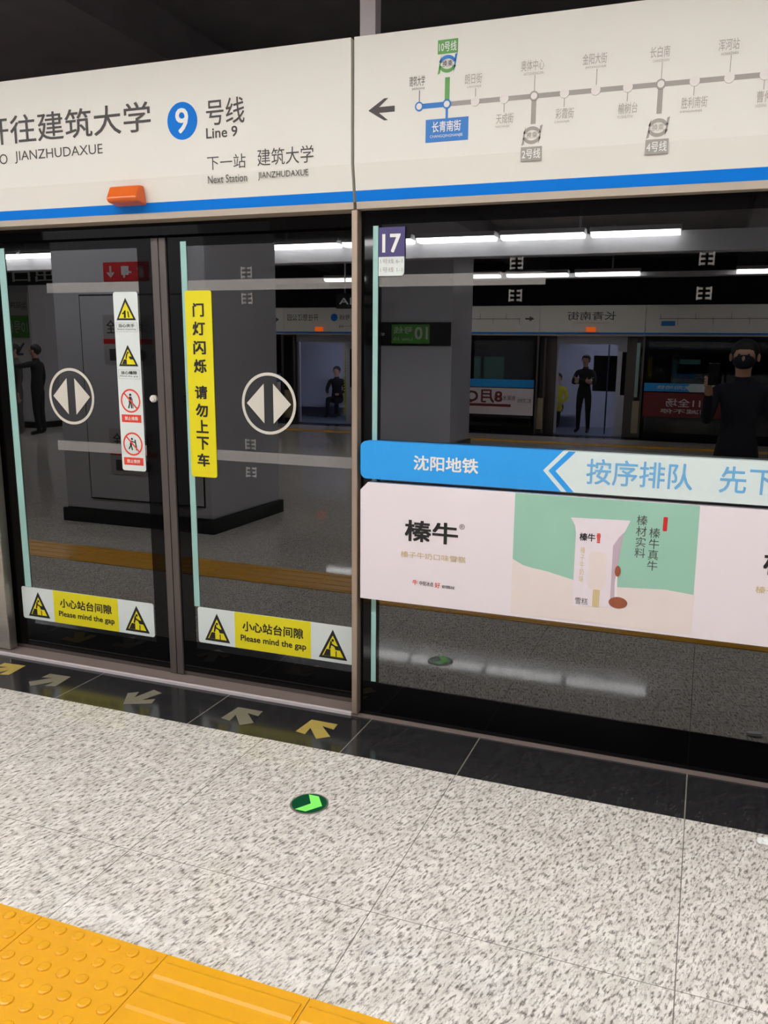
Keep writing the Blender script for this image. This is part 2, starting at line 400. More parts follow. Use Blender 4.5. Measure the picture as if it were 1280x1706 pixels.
htext('号线', -2.101, -1.915, 2.563, 2.665, bold=.004)
htext('Line 9', -2.104, -1.951, 2.512, 2.554, bold=.012)
htext('下一站', -2.104, -1.915, 2.386, 2.443)
htext('建筑大学', -1.859, -1.597, 2.388, 2.455)
def low_y(zz): return HY + .022*(HZ(2.372)-HZ(zz))/(HZ(2.372)-HZ(2.204)-.028) - .003
for s_, a, b in (('Next Station', -2.103, -1.910), ('JIANZHUDAXUE', -1.857, -1.622)):
    text('lettering', s_, HX(a), HX(b), HZ(2.332), HZ(2.364), HY-.0014, M['ink'], hl)
# orange door lamp hanging on the header
bm = bmesh.new(); add_prism(bm, [(HY-.046, HZ(2.270)), (HY-.058, HZ(2.285)), (HY-.030, HZ(2.340)), (HY+.002, HZ(2.342)), (HY+.018, HZ(2.262))], HX(-2.598), HX(-2.437), 'x')
bmesh.ops.bevel(bm, geom=bm.edges[:], offset=.006, segments=2, affect='EDGES', profile=.5)
link('door_lamp', bm, M['orange'], hl, label='orange lens of the door lamp')

# route map
def hp(x, z): return (HX(x), HZ(z))
prism('direction_arrow', [[hp(-1.355, 2.563), hp(-1.288, 2.603), hp(-1.272, 2.603), hp(-1.31, 2.573), hp(-1.244, 2.573), hp(-1.244, 2.552), hp(-1.31, 2.552), hp(-1.272, 2.523), hp(-1.288, 2.523)]], ty, ty+.003, 'y', M['ink'], hr, label='dark grey arrow')
SX_ = [-1.142+.1121*k for k in range(17)]; SZ_ = 2.561
prism('route_line', seg(hp(SX_[1], SZ_), hp(SX_[16]+.2, SZ_), .016), ty, ty+.003, 'y', M['map_grey'], hr, label='grey route line')
prism('route_line', seg(hp(SX_[0], SZ_), hp(SX_[1], SZ_), .018), ty-.0004, ty+.003, 'y', M['map_blue'], hr, label='short blue end of the route line')
prism('branch_line', seg(hp(SX_[1], SZ_), hp(SX_[1], 2.655), .018), ty-.0006, ty+.003, 'y', M['map_green'], hr, label='green branch line')
prism('callout_line', seg(hp(SX_[1], SZ_), hp(SX_[1], 2.505), .009), ty-.0006, ty+.003, 'y', M['map_blue'], hr)
for k in (4, 8): prism('branch_line', seg(hp(SX_[k], SZ_-.012), hp(SX_[k], 2.466), .017), ty-.0002, ty+.003, 'y', M['map_grey'], hr, label='grey branch line')
names = ['建筑大学', None, '朗日街', '天成街', '奥体中心', '彩霞街', '金阳大街', '榆树台', '长白南', '胜利南街', '浑河站', '曹仲', '大通湖街', '吉力湖街', '滑翔', '沈辽路', '兴华公园']
pinyin = 'JIANZHUDAXUE - LANGRIJIE TIANCHENGJIE AOTIZHONGXIN CAIXIAJIE JINYANGDAJIE YUSHUTAI CHANGBAINAN SHENGLINANJIE HUNHEZHAN CAOZHONG DATONGHUJIE JILIHUJIE HUAXIANG SHENLIAOLU XINGHUAGONGYUAN'.split()
for k, nm in enumerate(names):
    bm = bmesh.new(); add_prism(bm, circ(*hp(SX_[k], SZ_), .0145, 20), ty-.002, ty+.002, 'y')
    o = link('station_dot', bm, M['map_white'], hr, label='pale station dot')
    ring('dot_rim', *hp(SX_[k], SZ_), .0115, .0165, ty-.0026, ty+.001, M['map_blue'] if k < 2 else M['map_grey'] if k in (4, 8) else M['map_white'], o)
    if not nm: continue
    up = (k in (0, 2)) or (k > 2 and k % 2 == 0)
    ink = M['ink'] if k == 0 else M['grey_ink']
    w = .019*len(nm)+.008 if k else .062
    zc = (2.637 if k else 2.649) if up else 2.489
    if up and k > 2: zc = 2.662
    text('station_name', nm, *[HX(SX_[k]+d + (-.004 if up else .01)) for d in (-w/2*1.02-.006, w/2*1.02-.006)] , HZ(zc-.014), HZ(zc+.022), ty, ink, hr)
    text('station_pinyin', pinyin[k], HX(SX_[k]-w/2), HX(SX_[k]+w/2-.01), HZ(zc-.029), HZ(zc-.020), ty, ink, hr)
    prism('callout_line', seg(hp(SX_[k], SZ_ + (.015 if up else -.015)), hp(SX_[k], zc + (-.03 if up else .026)), .0025), ty, ty+.002, 'y', ink, hr)
prism('station_box', [hp(-1.114, 2.429), hp(-.943, 2.429), hp(-.943, 2.511), hp(-1.114, 2.511)], ty-.0004, ty+.003, 'y', M['map_blue'], hr, label='blue box with the present station')
sb = bpy.data.objects['station_box']
text('station_name', '长青南街', HX(-1.088), HX(-.972), HZ(2.463), HZ(2.502), ty-.0014, M['white'], sb, .012)
text('station_pinyin', 'CHANGQINGNANJIE', HX(-1.096), HX(-.964), HZ(2.441), HZ(2.454), ty-.0014, M['white'], sb)
def interchange(x, z, c1, c2, zb, cb, num):
    """ring logo of two swooping bands and its line box"""
    x, z = hp(x, z); bm = bmesh.new()
    for sg, k in ((1, 0), (-1, 1)):
        pts = [(x + sg*.034*math.cos(math.radians(a)), z + sg*.030*math.sin(math.radians(a))) for a in range(15, 166, 10)]
        inn = [(x + sg*.024*math.cos(math.radians(a)), z + sg*.018*math.sin(math.radians(a))) for a in range(15, 166, 10)]
        add_prism(bm, pts + inn[::-1], ty, ty+.003, 'y')
        add_prism(bm, [(x+sg*.024, z-sg*.030), (x+sg*.030, z-sg*.012), (x+sg*.038, z+sg*.034), (x+sg*.029, z+sg*.03)], ty, ty+.003, 'y')
    n = len(bm.faces); bm.faces.ensure_lookup_table()
    for i in range(n//2, n): bm.faces[i].material_index = 1
    o = link('interchange_logo', bm, [c1, c2], hr, label='two swooping bands around two small characters')
    text('lettering', '换乘', x-.02, x+.02, z-.01, z+.012, ty-.0004, M['ink'] if c1 is M['map_blue'] else M['grey_ink'], o)
    zz = HZ(zb); b = prism('line_box', [(x-.039, zz-.024), (x+.039, zz-.024), (x+.039, zz+.024), (x-.039, zz+.024)], ty, ty+.003, 'y', cb, hr, label='small line number box')
    text('lettering', num, x-.034, x+.034, zz-.017, zz+.017, ty-.0006, M['white'], b, .008)
interchange(-1.031, 2.702, M['map_blue'], M['map_green'], 2.762, M['map_green'], '10号线')
interchange(-.696, 2.427, M['map_grey'], M['map_grey'], 2.363, M['map_grey'], '2号线')
interchange(-.245, 2.420, M['map_grey'], M['map_grey'], 2.358, M['map_grey'], '4号线')

# post behind the header seam, up to the ceiling
tag(box('ceiling_post', SX(-1.428, .12), SX(-1.362, .12), .205, .265, HZ(2.6), 3.95, M['post_grey']), 'grey metal post rising behind the joint of the header panels', 'post')

# ------------------------------------------------------------------ sliding doors
DY = .10                                     # front face of the door glass
def DX(x): return SX(x, DY)
def DZ(z): return SZ(z, DY)
dy = DY - .0016                              # stickers on the glass
ZB, ZT = .012, 2.135
def gap_sticker(door, x0, x1, z0, z1):
    t = prism('gap_sticker', rrect(x0, x1, z0, z1, .012), dy, dy+.0012, 'y', M['sticker'], door, label='white and yellow mind the gap sticker'); y = dy-.0008
    w = x1-x0; h = z1-z0
    a, b = x0+w*.25, x0+w*.742
    P = lambda f: x0+w*f
    prism('yellow_field', [(a, z0+.001), (b, z0+.001), (b, z1-.001), (a, z1-.001)], y, y+.001, 'y', M['sticker_y'], t)
    for f0, f1 in ((.045, .215), (.79, .965)): 
        xm0, xm1, zz0, zz1 = P(f0), P(f1), z0+h*.09, z0+h*.87; xm = (xm0+xm1)/2
        ww = xm1-xm0; hh = zz1-zz0
        q = lambda u, v: (xm0+ww*u, zz0+hh*v)
        prism('warning_triangle', [q(0, 0), q(1, 0), q(.5, 1)], y-.0004, y+.001, 'y', M['black'], t)
        prism('triangle_field', [q(.13, .085), q(.87, .085), q(.5, .80)], y-.001, y, 'y', M['sticker_y'], t)
        prism('pictogram', [[q(.17, .09), q(.42, .09), q(.42, .32), q(.28, .32)], [q(.60, .32), q(.78, .32), q(.70, .46), q(.54, .46)], [q(.60, .09), q(.635, .09), q(.635, .28), q(.60, .28)],
              [q(.36, .34), q(.42, .34), q(.48, .58), q(.42, .62)], [q(.42, .48), q(.62, .40), q(.62, .45), q(.44, .54)], circ(*q(.50, .64), ww*.045, 12)], y-.0016, y-.0006, 'y', M['black'], t)
    text('lettering', '小心站台间隙', P(.302), P(.695), z0+h*.50, z0+h*.78, y-.0006, M['black'], t, .022)
    text('lettering', 'Please mind the gap', P(.288), P(.712), z0+h*.17, z0+h*.39, y-.0006, M['black'], t, .02)
def door_leaf(x0, x1, label, edge, fritL, fritR, circ_x, stile):
    t = thing('sliding_door', ((x0+x1)/2, DY, ZB), label, 'door', 'pair of glass platform doors')
    box('glass_pane', x0, x1, DY, DY+.012, ZB+.02, ZT, M['glass'], t)
    bm = bmesh.new(); ya, yb = DY-.0012, DY+.006
    add_box(bm, x0, fritL, ya, yb, ZB+.02, ZT); add_box(bm, fritR, x1, ya, yb, ZB+.02, ZT)
    add_box(bm, fritL, fritR, ya, yb, DZ(2.08), ZT); add_box(bm, fritL, fritR, ya, yb, ZB+.02, DZ(.205))
    link('black_border', bm, M['frit'], t, label='black border printed on the glass')
    box('glass_edge', edge[0], edge[1], DY-.004, DY+.001, DZ(edge[2]), DZ(2.10), M['edge'], t, label='pale green vertical edge strip')
    box('bottom_rail', x0, x1, DY+.001, DY+.03, ZB, ZB+.035, M['stile'], t)
    if stile: box('stile', stile[0], stile[1], DY-.012, DY+.03, ZB, ZT, M['stile'], t, label='brown grey aluminium closing stile', bev=.003)
    c = ring('opening_mark', circ_x, DZ(1.403), .123*1.03, .136*1.03, dy, dy+.001, M['arrow_decal'], t, label='pale ring with two triangles pointing apart')
    for sg in (-1, 1): prism('triangle', [(circ_x+sg*.024, DZ(1.403)-.090), (circ_x+sg*.024, DZ(1.403)+.090), (circ_x+sg*.114, DZ(1.403))], dy, dy+.001, 'y', M['arrow_decal'], c)
    return t
mid = (DX(-2.407), DX(-2.3685), DX(-2.3665), DX(-2.330))
dl = door_leaf(DX(-3.46), mid[1]-.001, 'left leaf of the glass sliding doors, with the tall white sticker', (DX(-3.302), DX(-3.262), .405), DX(-3.262), DX(-2.49), DX(-2.916), (mid[0], mid[1]-.001))
dr = door_leaf(mid[2]+.001, DX(-1.40), 'right leaf of the glass sliding doors, with the tall yellow sticker', (DX(-2.256), DX(-2.226), .422), DX(-2.256), DX(-1.403), DX(-1.828), (mid[2]+.001, mid[3]))
gap_sticker(dl, DX(-3.332), DX(-2.498), DZ(.229), DZ(.403))
gap_sticker(dr, DX(-2.240), DX(-1.420), DZ(.241), DZ(.420))
for d, a, b in ((dl, -3.02, -2.49), (dr, -2.226, -1.41)):
    for z0, z1 in ((1.889, 1.934), (1.138, 1.186)): box('frosted_band', DX(a), DX(b), dy, dy+.0008, DZ(z0), DZ(z1), M['frost'], d, label='thin frosted band across the glass')
def etch(parent, x, z, y, w=.03):
    bm = bmesh.new()
    for sx in (-1, 1):
        for k in range(3): add_box(bm, x+sx*w*.55-w*.35, x+sx*w*.55+w*.35, y, y+.0006, z-w*.9+k*w*.65, z-w*.9+k*w*.65+w*.3)
        add_box(bm, x+sx*w*.9-.003, x+sx*w*.9+.003, y, y+.0006, z-w, z+w*.8)
    return link('etched_mark', bm, M['etch'], parent)
for z in (1.965, 1.856, 1.222, 1.095): etch(dr, DX(-1.925), DZ(z), dy, .028)
# white knob on the left leaf
bm = bmesh.new()
for r, y0, y1 in ((.0175, DY-.014, DY), (.013, DY-.022, DY-.014)): add_prism(bm, circ(DX(-2.432), DZ(1.407), r, 24), y0, y1, 'y')
link('lock_knob', bm, M['knob'], dl, label='round white lock knob')
bm = bmesh.new(); add_prism(bm, circ(DX(-2.272), DZ(1.41), .016, 20), DY-.010, DY, 'y'); link('lock_knob', bm, M['frit'], dr, label='small black lock')
# tall white sticker
wx0, wx1, wz0, wz1 = DX(-2.636), DX(-2.500), DZ(1.060), DZ(1.889)
ws = prism('warning_sticker', rrect(wx0, wx1, wz0, wz1, .012), dy, dy+.0012, 'y', M['sticker'], dl, label='tall white sticker of two warnings and two bans'); y = dy-.0008
W = wx1-wx0; Hh = wz1-wz0; wz = lambda f: wz1-Hh*f; wx = lambda f: wx0+W*f
for zt, zb, kd in ((.032, .153, 'hand'), (.288, .405, 'gap')):
    x0, x1, z0, z1 = wx(.10), wx(.90), wz(zb), wz(zt); w = x1-x0; h = z1-z0; q = lambda u, v: (x0+w*u, z0+h*v)
    prism('warning_triangle', [q(0, 0), q(1, 0), q(.5, 1)], y-.0004, y+.001, 'y', M['black'], ws)
    prism('triangle_field', [q(.13, .085), q(.87, .085), q(.5, .80)], y-.001, y, 'y', M['sticker_y'], ws)
    polys = ([[q(.17, .09), q(.42, .09), q(.42, .32), q(.28, .32)], [q(.60, .32), q(.78, .32), q(.70, .46), q(.54, .46)], [q(.36, .34), q(.42, .34), q(.48, .58), q(.42, .62)], circ(*q(.50, .64), w*.045, 12)] if kd == 'gap'
             else [[q(.40, .10), q(.50, .10), q(.50, .46), q(.40, .40)], [q(.32, .26), q(.50, .32), q(.50, .38), q(.32, .33)], [q(.62, .12), q(.68, .12), q(.64, .38), q(.58, .42)]])
    prism('pictogram', polys, y-.0016, y-.0006, 'y', M['black'], ws)
for zt, s1, s2 in ((.166, '当心夹手', 'Beware of pinching'), (.425, '当心缝隙', 'Mind the gap')):
    b = prism('caption_frame', [seg((wx(.06), wz(zt)), (wx(.94), wz(zt)), .0012), seg((wx(.06), wz(zt+.05)), (wx(.94), wz(zt+.05)), .0012), seg((wx(.06), wz(zt)), (wx(.06), wz(zt+.05)), .0012), seg((wx(.94), wz(zt)), (wx(.94), wz(zt+.05)), .0012)], y, y+.0006, 'y', M['grey_ink'], ws)
    text('lettering', s1, wx(.17), wx(.83), wz(zt+.026), wz(zt+.006), y-.0004, M['black'], ws, .01)
    text('lettering', s2, wx(.12), wx(.88), wz(zt+.042), wz(zt+.031), y-.0004, M['black'], ws)
for zc, s1, kd in ((.599, '禁止倚靠', 0), (.845, '禁止推挤', 1)):
    cx, cz = wx(.5), wz(zc); r = W*.41
    c = ring('ban_ring', cx, cz, r*.86, r, y, y+.0006, M['red'], ws, label='red ban ring over a small figure')
    prism('ban_bar', seg((cx-r*.65, cz+r*.65), (cx+r*.65, cz-r*.65), r*.12), y-.0008, y, 'y', M['red'], ws)
    if kd == 0: polys = [seg((cx, cz+.02), (cx-.003, cz-.008), .016), seg((cx-.004, cz-.006), (cx-.013, cz-.036), .007), seg((cx+.002, cz-.006), (cx+.005, cz-.036), .007), circ(cx, cz+.029, .0065, 12), seg((cx+.01, cz+.012), (cx+.013, cz-.036), .003)]
    else: polys = [seg((cx-.008, cz+.016), (cx-.012, cz-.006), .012), seg((cx-.012, cz-.006), (cx-.024, cz-.026), .006), seg((cx-.010, cz-.006), (cx-.004, cz-.03), .006), circ(cx-.004, cz+.025, .0058, 12), seg((cx-.004, cz+.013), (cx+.014, cz+.008), .005), seg((cx+.014, cz+.022), (cx+.022, cz-.030), .007)]
    prism('pictogram', polys, y-.0004, y+.0004, 'y', M['black'], ws)
    prism('red_label', [(wx(.09), wz(zc+.078)), (wx(.91), wz(zc+.078)), (wx(.91), wz(zc+.122)), (wx(.09), wz(zc+.122))], y, y+.0006, 'y', M['red'], ws)
    text('lettering', s1, wx(.22), wx(.78), wz(zc+.110), wz(zc+.089), y-.0006, M['white'], ws, .01)
# tall yellow sticker
yx0, yx1, yz0, yz1 = DX(-2.242), DX(-2.104), DZ(1.055), DZ(1.890)
ysk = prism('warning_sticker', rrect(yx0, yx1, yz0, yz1, .012), dy-.003, dy+.0012, 'y', M['sticker_y'], dr, label='tall yellow sticker lettered downwards in black')
for ch, f in zip('门灯闪烁请勿上下车', (.1, .197, .297, .395, .535, .632, .72, .812, .905)):
    zc = yz1-(yz1-yz0)*f; w = .034 if ch != '门' else .030
    text('lettering', ch, (yx0+yx1)/2-w, (yx0+yx1)/2+w, zc-.031, zc+.031, dy-.0042, M['black'], ysk, .028)

# door sill and posts
o = thing('door_sill', (DX(-2.4), .05, 0), 'brownish metal sill under the sliding doors', 'sill')
bm = bmesh.new(); add_box(bm, DX(-3.62), SX(-1.40, 0), -.012, .17, -.2, .010); link('tread', bm, M['sill'], o)
box('nosing', DX(-3.62), SX(-1.425, 0), -.014, .004, -.02, .013, M['post_grey'], o, label='bright front edge')
tag(box('door_post', SX(-1.4285, -.02), SX(-1.402, -.02), -.02, .085, 0.0145, HZ(2.203), M['alu'], bev=.003), 'slim beige aluminium post between the doors and the fixed screen', 'post')
tag(box('door_post', -3.75, SX(-3.392, .085), .03, .085, .0145, HZ(2.203), M['steel'], bev=.006), 'wide brushed steel post at the left of the doors', 'post')
tag(box('door_track', -3.39, SX(-1.40, .02), .06, .24, HZ(2.205)-.055, HZ(2.205)-.002, M['frit']), 'black track housing under the header above the doors', 'track')

# ------------------------------------------------------------------ fixed screens
def fixed_screen(x0, x1, label, edge=True):
    t = thing('fixed_screen', ((x0+x1)/2, .02, 0), label, 'screen')
    zb, zt = .008, HZ(2.203)
    box('glass_pane', x0, x1, .02, .032, zb, zt, M['glass'], t)
    a, b = x0+.088, x1-.088
    bm = bmesh.new(); ya, yb = .0188, .026
    for q in ((x0, a, zb, zt), (b, x1, zb, zt), (a, b, SZ(2.135, .02), zt), (a, b, zb, SZ(.172, .02))): add_box(bm, q[0], q[1], ya, yb, q[2], q[3])
    link('black_border', bm, M['frit'], t, label='black border printed on the glass')
    if edge: box('glass_edge', SX(-1.330, .02), SX(-1.308, .02), .014, .021, SZ(.18, .02), SZ(2.13, .02), M['edge'], t, label='pale green vertical edge strip')
    return t
fs = fixed_screen(-1.391, 2.6, 'dark fixed glass screen right of the doors, behind the advertising panel')
for k, x in enumerate((-.735, -.045)):
    for z in (1.975, 1.856): etch(fs, SX(x, .02), SZ(z, .02), .0178, .026)
box('frosted_band', SX(-1.305, .02), SX(-.62, .02), .0180, .0186, SZ(1.893, .02), SZ(1.940, .02), M['frost'], fs, label='thin frosted band across the glass')
fs2 = fixed_screen(-5.9, -3.76, 'dark fixed glass screen left of the steel post', False)
# number placard
py = .013
t = thing('number_placard', (SX(-1.25, .02), py, 1.9), 'purple placard numbered seventeen, stuck on the fixed glass screen', 'placard')
X = lambda x: SX(x, py); Z = lambda z: SZ(z, py)
prism('purple_field', [(X(-1.308), Z(2.011)), (X(-1.195), Z(2.011)), (X(-1.195), Z(2.124)), (X(-1.308), Z(2.124))], py, .0178, 'y', M['purple'], t)
text('number', '17', X(-1.292), X(-1.212), Z(2.026), Z(2.098), py-.001, M['white'], t, .02)
prism('white_field', [(X(-1.308), Z(1.936)), (X(-1.205), Z(1.936)), (X(-1.197), Z(1.945)), (X(-1.197), Z(2.010)), (X(-1.308), Z(2.010))], py, .0178, 'y', M['sticker'], t)
text('lettering', '1号线 6-1', X(-1.300), X(-1.204), Z(1.984), Z(2.003), py-.001, M['grey_ink'], t)
text('lettering', '1号线 1-1', X(-1.300), X(-1.204), Z(1.950), Z(1.970), py-.001, M['grey_ink'], t)

# blue and white queueing strip
AY = -.03
X = lambda x: SX(x, AY); Z = lambda z: SZ(z, AY)
t = thing('queue_strip', (X(-.4), AY, Z(1.1)), 'blue and pale queueing strip mounted on the fixed glass screen above the advertisement', 'sign strip')
zb, zt = Z(1.100), Z(1.262)
L_ = [p for p in rrect(X(-1.386), X(-.2), zb, zt, .028) if p[0] < X(-1.2)]
zm = (zb+zt)/2
prism('blue_board', L_ + [(X(-.520), zb), (X(-.596), zm), (X(-.520), zt)], AY, .0125, 'y', M['ad_blue'], t)
prism('pale_board', [(X(-.5195), zb), (2.2, zb), (2.2, zt), (X(-.5195), zt), (X(-.5955), zm)], AY, .0125, 'y', M['ad_pale'], t, label='pale right part of the strip')
prism('chevron', [(X(-.498), zb+.001), (X(-.470), zb+.001), (X(-.546), zm), (X(-.470), zt-.001), (X(-.498), zt-.001), (X(-.574), zm)], AY-.001, AY+.001, 'y', M['ad_blue'], t, label='blue chevron')
text('lettering', '沈阳地铁', X(-1.143), X(-.862), Z(1.150), Z(1.212), AY-.001, M['white'], t, .02)
text('lettering', '按序排队', X(-.425), X(-.03), Z(1.138), Z(1.238), AY-.001, M['ad_text'], t, .008)
text('lettering', '先下后上', X(.064), X(.46), Z(1.138), Z(1.238), AY-.001, M['ad_text'], t, .008)
# advertisement
t = thing('advertisement', (X(-.4), AY, Z(.56)), 'pale ice cream advertisement mounted low on the fixed glass screen', 'advertisement')
zb, zt = Z(.563), Z(1.084)
prism('board', [(X(-1.386), zb), (2.2, zb), (2.2, zt), (X(-1.352), zt), (X(-1.386), zt-.034)], AY, .0125, 'y', M['ad_pink'], t)
pic = prism('picture', [(X(-.704), zb+.012), (X(.010), zb+.012), (X(.004), zt-.001), (X(-.704), zt-.001)], AY-.0006, AY+.0008, 'y', M['green'], t, label='green picture of a wrapped ice cream on snow')
y = AY-.0012
snow = [(X(-.704), zb+.012), (X(.010), zb+.012), (X(.012), Z(.735)), (X(-.10), Z(.745)), (X(-.27), Z(.735)), (X(-.45), Z(.745)), (X(-.56), Z(.770)), (X(-.62), Z(.778)), (X(-.66), Z(.786)), (X(-.704), Z(.808))]
prism('snow', snow, y, y+.001, 'y', M['snow'], pic)
pk = prism('wrapper', [(X(-.475), Z(1.000)), (X(-.245), Z(1.006)), (X(-.262), Z(.962)), (X(-.285), Z(.93)), (X(-.278), Z(.70)), (X(-.262), Z(.650)), (X(-.445), Z(.640)), (X(-.452), Z(.70)), (X(-.452), Z(.94)), (X(-.458), Z(.97))], y-.0008, y, 'y', M['pack'], pic)
prism('wrapper_seam', [(X(-.285), Z(.935)), (X(-.268), Z(.955)), (X(-.290), Z(.75)), (X(-.285), Z(.66)), (X(-.303), Z(.66)), (X(-.305), Z(.9))], y-.0012, y-.0006, 'y', M['pack_shade'], pic)
text('lettering', '榛牛', X(-.437), X(-.375), Z(.910), Z(.942), y-.0014, M['black'], pic, .02)
text('lettering', '雪', X(-.37), X(-.355), Z(.905), Z(.945), y-.0014, M['red'], pic, .02)
text('lettering', '榛子牛奶味', X(-.43), X(-.412), Z(.74), Z(.885), y-.0014, M['tan'], pic, vertical=True)
prism('ice_bar', rrect(X(-.395), X(-.325), Z(.715), Z(.87), .02), y-.0014, y-.0008, 'y', M['snow'], pic)
prism('stick', rrect(X(-.372), X(-.345), Z(.645), Z(.716), .004), y-.0016, y-.0008, 'y', M['tan'], pic)
prism('hazelnut', circ(X(-.272), Z(.672), .036, 24, .023), y-.0020, y-.0010, 'y', M['nut'], pic)
prism('hazelnut', circ(X(-.281), Z(.800), .011, 16, .022), y-.0020, y-.0010, 'y', M['nut'], pic)
text('lettering', '雪糕', X(-.44), X(-.39), Z(.648), Z(.676), y-.0014, M['ink'], pic)
text('lettering', '榛材实料', X(-.222), X(-.182), Z(.862), Z(1.030), y, M['ink'], pic, vertical=True)
text('lettering', '榛牛真牛', X(-.172), X(-.132), Z(.815), Z(.985), y, M['ink'], pic, vertical=True)
prism('red_seal', rrect(X(-.124), X(-.108), Z(.975), Z(1.03), .004), y, y+.001, 'y', M['sign_red'], pic)
for dx in (0, 1.42):
    text('lettering', '榛牛', X(-1.178+dx), X(-.940+dx), Z(.842), Z(.935), AY-.001, M['black'], t, .022)
    text('lettering', '®', X(-.936+dx), X(-.912+dx), Z(.912), Z(.935), AY-.001, M['ink'], t)
    text('lettering', '榛子牛奶口味雪糕', X(-1.196+dx), X(-.904+dx), Z(.769), Z(.796), AY-.001, M['tan'], t, .006)
    text('lettering', '牛', X(-1.140+dx), X(-1.116+dx), Z(.650), Z(.674), AY-.001, M['red'], t, .012)
    text('lettering', '中街冰点', X(-1.108+dx), X(-1.045+dx), Z(.651), Z(.671), AY-.001, M['ink'], t, .012)
    text('lettering', '好', X(-1.038+dx), X(-1.014+dx), Z(.648), Z(.672), AY-.001, M['red'], t, .012)
    text('lettering', '城市雪糕冰点', X(-1.006+dx), X(-.95+dx), Z(.650), Z(.664), AY-.001, M['ink'], t, .012)

# ------------------------------------------------------------------ marks on the floor
def floor_arrow(x, y, ang, ln, wd, mt, label):
    ca, sa = math.cos(ang), math.sin(ang)
    P = lambda u, v: (x + u*ca - v*sa, y + u*sa + v*ca)
    h = ln/2; a = wd/2; w = .027
    pts = [P(h, 0), P(h-a*.92, a), P(h-a*.92-.042, a-.030), P(h-.078, w), P(-h, w+.004), P(-h, -w-.004), P(h-.078, -w), P(h-a*.92-.042, -a+.030), P(h-a*.92, -a)]
    bm = bmesh.new(); add_prism(bm, pts, .0002, .0016, 'z')
    tag(link('floor_arrow', bm, mt, None, origin=(x, y, 0)), label, 'floor arrow', 'boarding arrows on the black granite')
floor_arrow(-3.315, -.165, math.radians(52), .19, .19, M['fl_yellow'], 'worn yellow floor arrow in front of the steel post')
floor_arrow(-2.990, -.196, math.radians(51), .19, .185, M['fl_pale'], 'pale floor arrow below the left gap sticker, aimed at the doors')
floor_arrow(-2.437, -.204, math.radians(-107), .19, .19, M['fl_pale'], 'pale floor arrow below the door joint, aimed away from the doors')
floor_arrow(-1.885, -.195, math.radians(133), .19, .19, M['fl_pale'], 'pale floor arrow below the right gap sticker, aimed at the doors')
floor_arrow(-1.508, -.190, math.radians(132), .19, .19, M['fl_yellow'], 'worn yellow floor arrow beside the slim door post')
# crumpled white lump at the edge of the black border
bm = bmesh.new(); bmesh.ops.create_icosphere(bm, subdivisions=3, radius=1)
for v in bm.verts:
    k = 1 + .28*math.sin(7*v.co.x+3*v.co.y)*math.cos(9*v.co.z+5*v.co.x) ; v.co = Vector((.313+v.co.x*.034*k, -.418+v.co.y*.022*k, max(.0004, .007+v.co.z*.010*k)))
tag(link('white_lump', bm, M['white'], None, origin=(.313, -.418, 0)), 'small crumpled white lump on the granite at the right edge', 'paper scrap')
fx, fy = -1.257, -.756
t = thing('floor_marker', (fx, fy, 0), 'round green guide marker with a lime chevron set in the granite floor', 'floor marker')
bm = bmesh.new(); add_prism(bm, circ(fx, fy, .070, 40), .0002, .003, 'z'); link('rim', bm, M['steel'], t, label='thin steel rim')
bm = bmesh.new(); add_prism(bm, circ(fx, fy, .064, 40), .001, .0036, 'z'); link('disc', bm, M['fl_green'], t)
ch = [(.052, .0), (.012, .054), (-.030, .054), (.006, .0), (-.030, -.054), (.012, -.054)]
bm = bmesh.new(); add_prism(bm, [(fx+a, fy+b) for a, b in ch], .003, .0042, 'z'); link('chevron', bm, M['fl_lime'], t, label='lime green chevron')

# tactile paving: studs to the left, bars to the right
TY0, TT = -1.582, .432
def tactile(x0, n, kind, y0, label, name='tactile_paving', s=-1):
    x1 = x0+n*TT; bm = bmesh.new()
    for k in range(n):
        a = x0+k*TT; add_box(bm, a+.0015, a+TT-.0015, min(y0, y0+s*TT), max(y0, y0+s*TT), .0003, .005)
        if kind == 'studs':
            for i in range(7):
                for j in range(7):
                    cx = a + TT*(i+.5)/7; cy = y0 + s*TT*(j+.5)/7
                    r = [[bm.verts.new((cx+q*math.cos(2*math.pi*u/12), cy+q*math.sin(2*math.pi*u/12), zz)) for u in range(12)] for q, zz in ((.0185, .0049), (.0165, .0085), (.0115, .0098))]
                    for b in range(2):
                        for u in range(12): bm.faces.new((r[b][u], r[b][(u+1) % 12], r[b+1][(u+1) % 12], r[b+1][u]))
                    bm.faces.new(r[2])
        else:
            for j in range(4):
                cy = y0 + s*TT*(j+.5)/4
                add_prism(bm, [(cy-.030, .0049), (cy-.021, .0095), (cy+.021, .0095), (cy+.030, .0049)], a+.012, a+TT-.012, 'x')
    tag(link(name, bm, M['tactile'], None, origin=((x0+x1)/2, y0+s*TT/2, 0)), label, 'tactile paving', kind='thing')
XJ = -1.262
tactile(XJ-2*TT, 2, 'studs', TY0, 'studded yellow tactile tiles at the lower left')
tactile(XJ, 12, 'bars', TY0, 'ribbed yellow tactile tiles running right of the studded ones')
tactile(XJ-2*TT-16*TT, 16, 'bars', TY0, 'ribbed yellow tactile tiles running left of the studded ones')
tactile(-24, 72, 'bars', PLAT+1.58, 'ribbed yellow tactile tiles along the opposite platform edge', s=1)

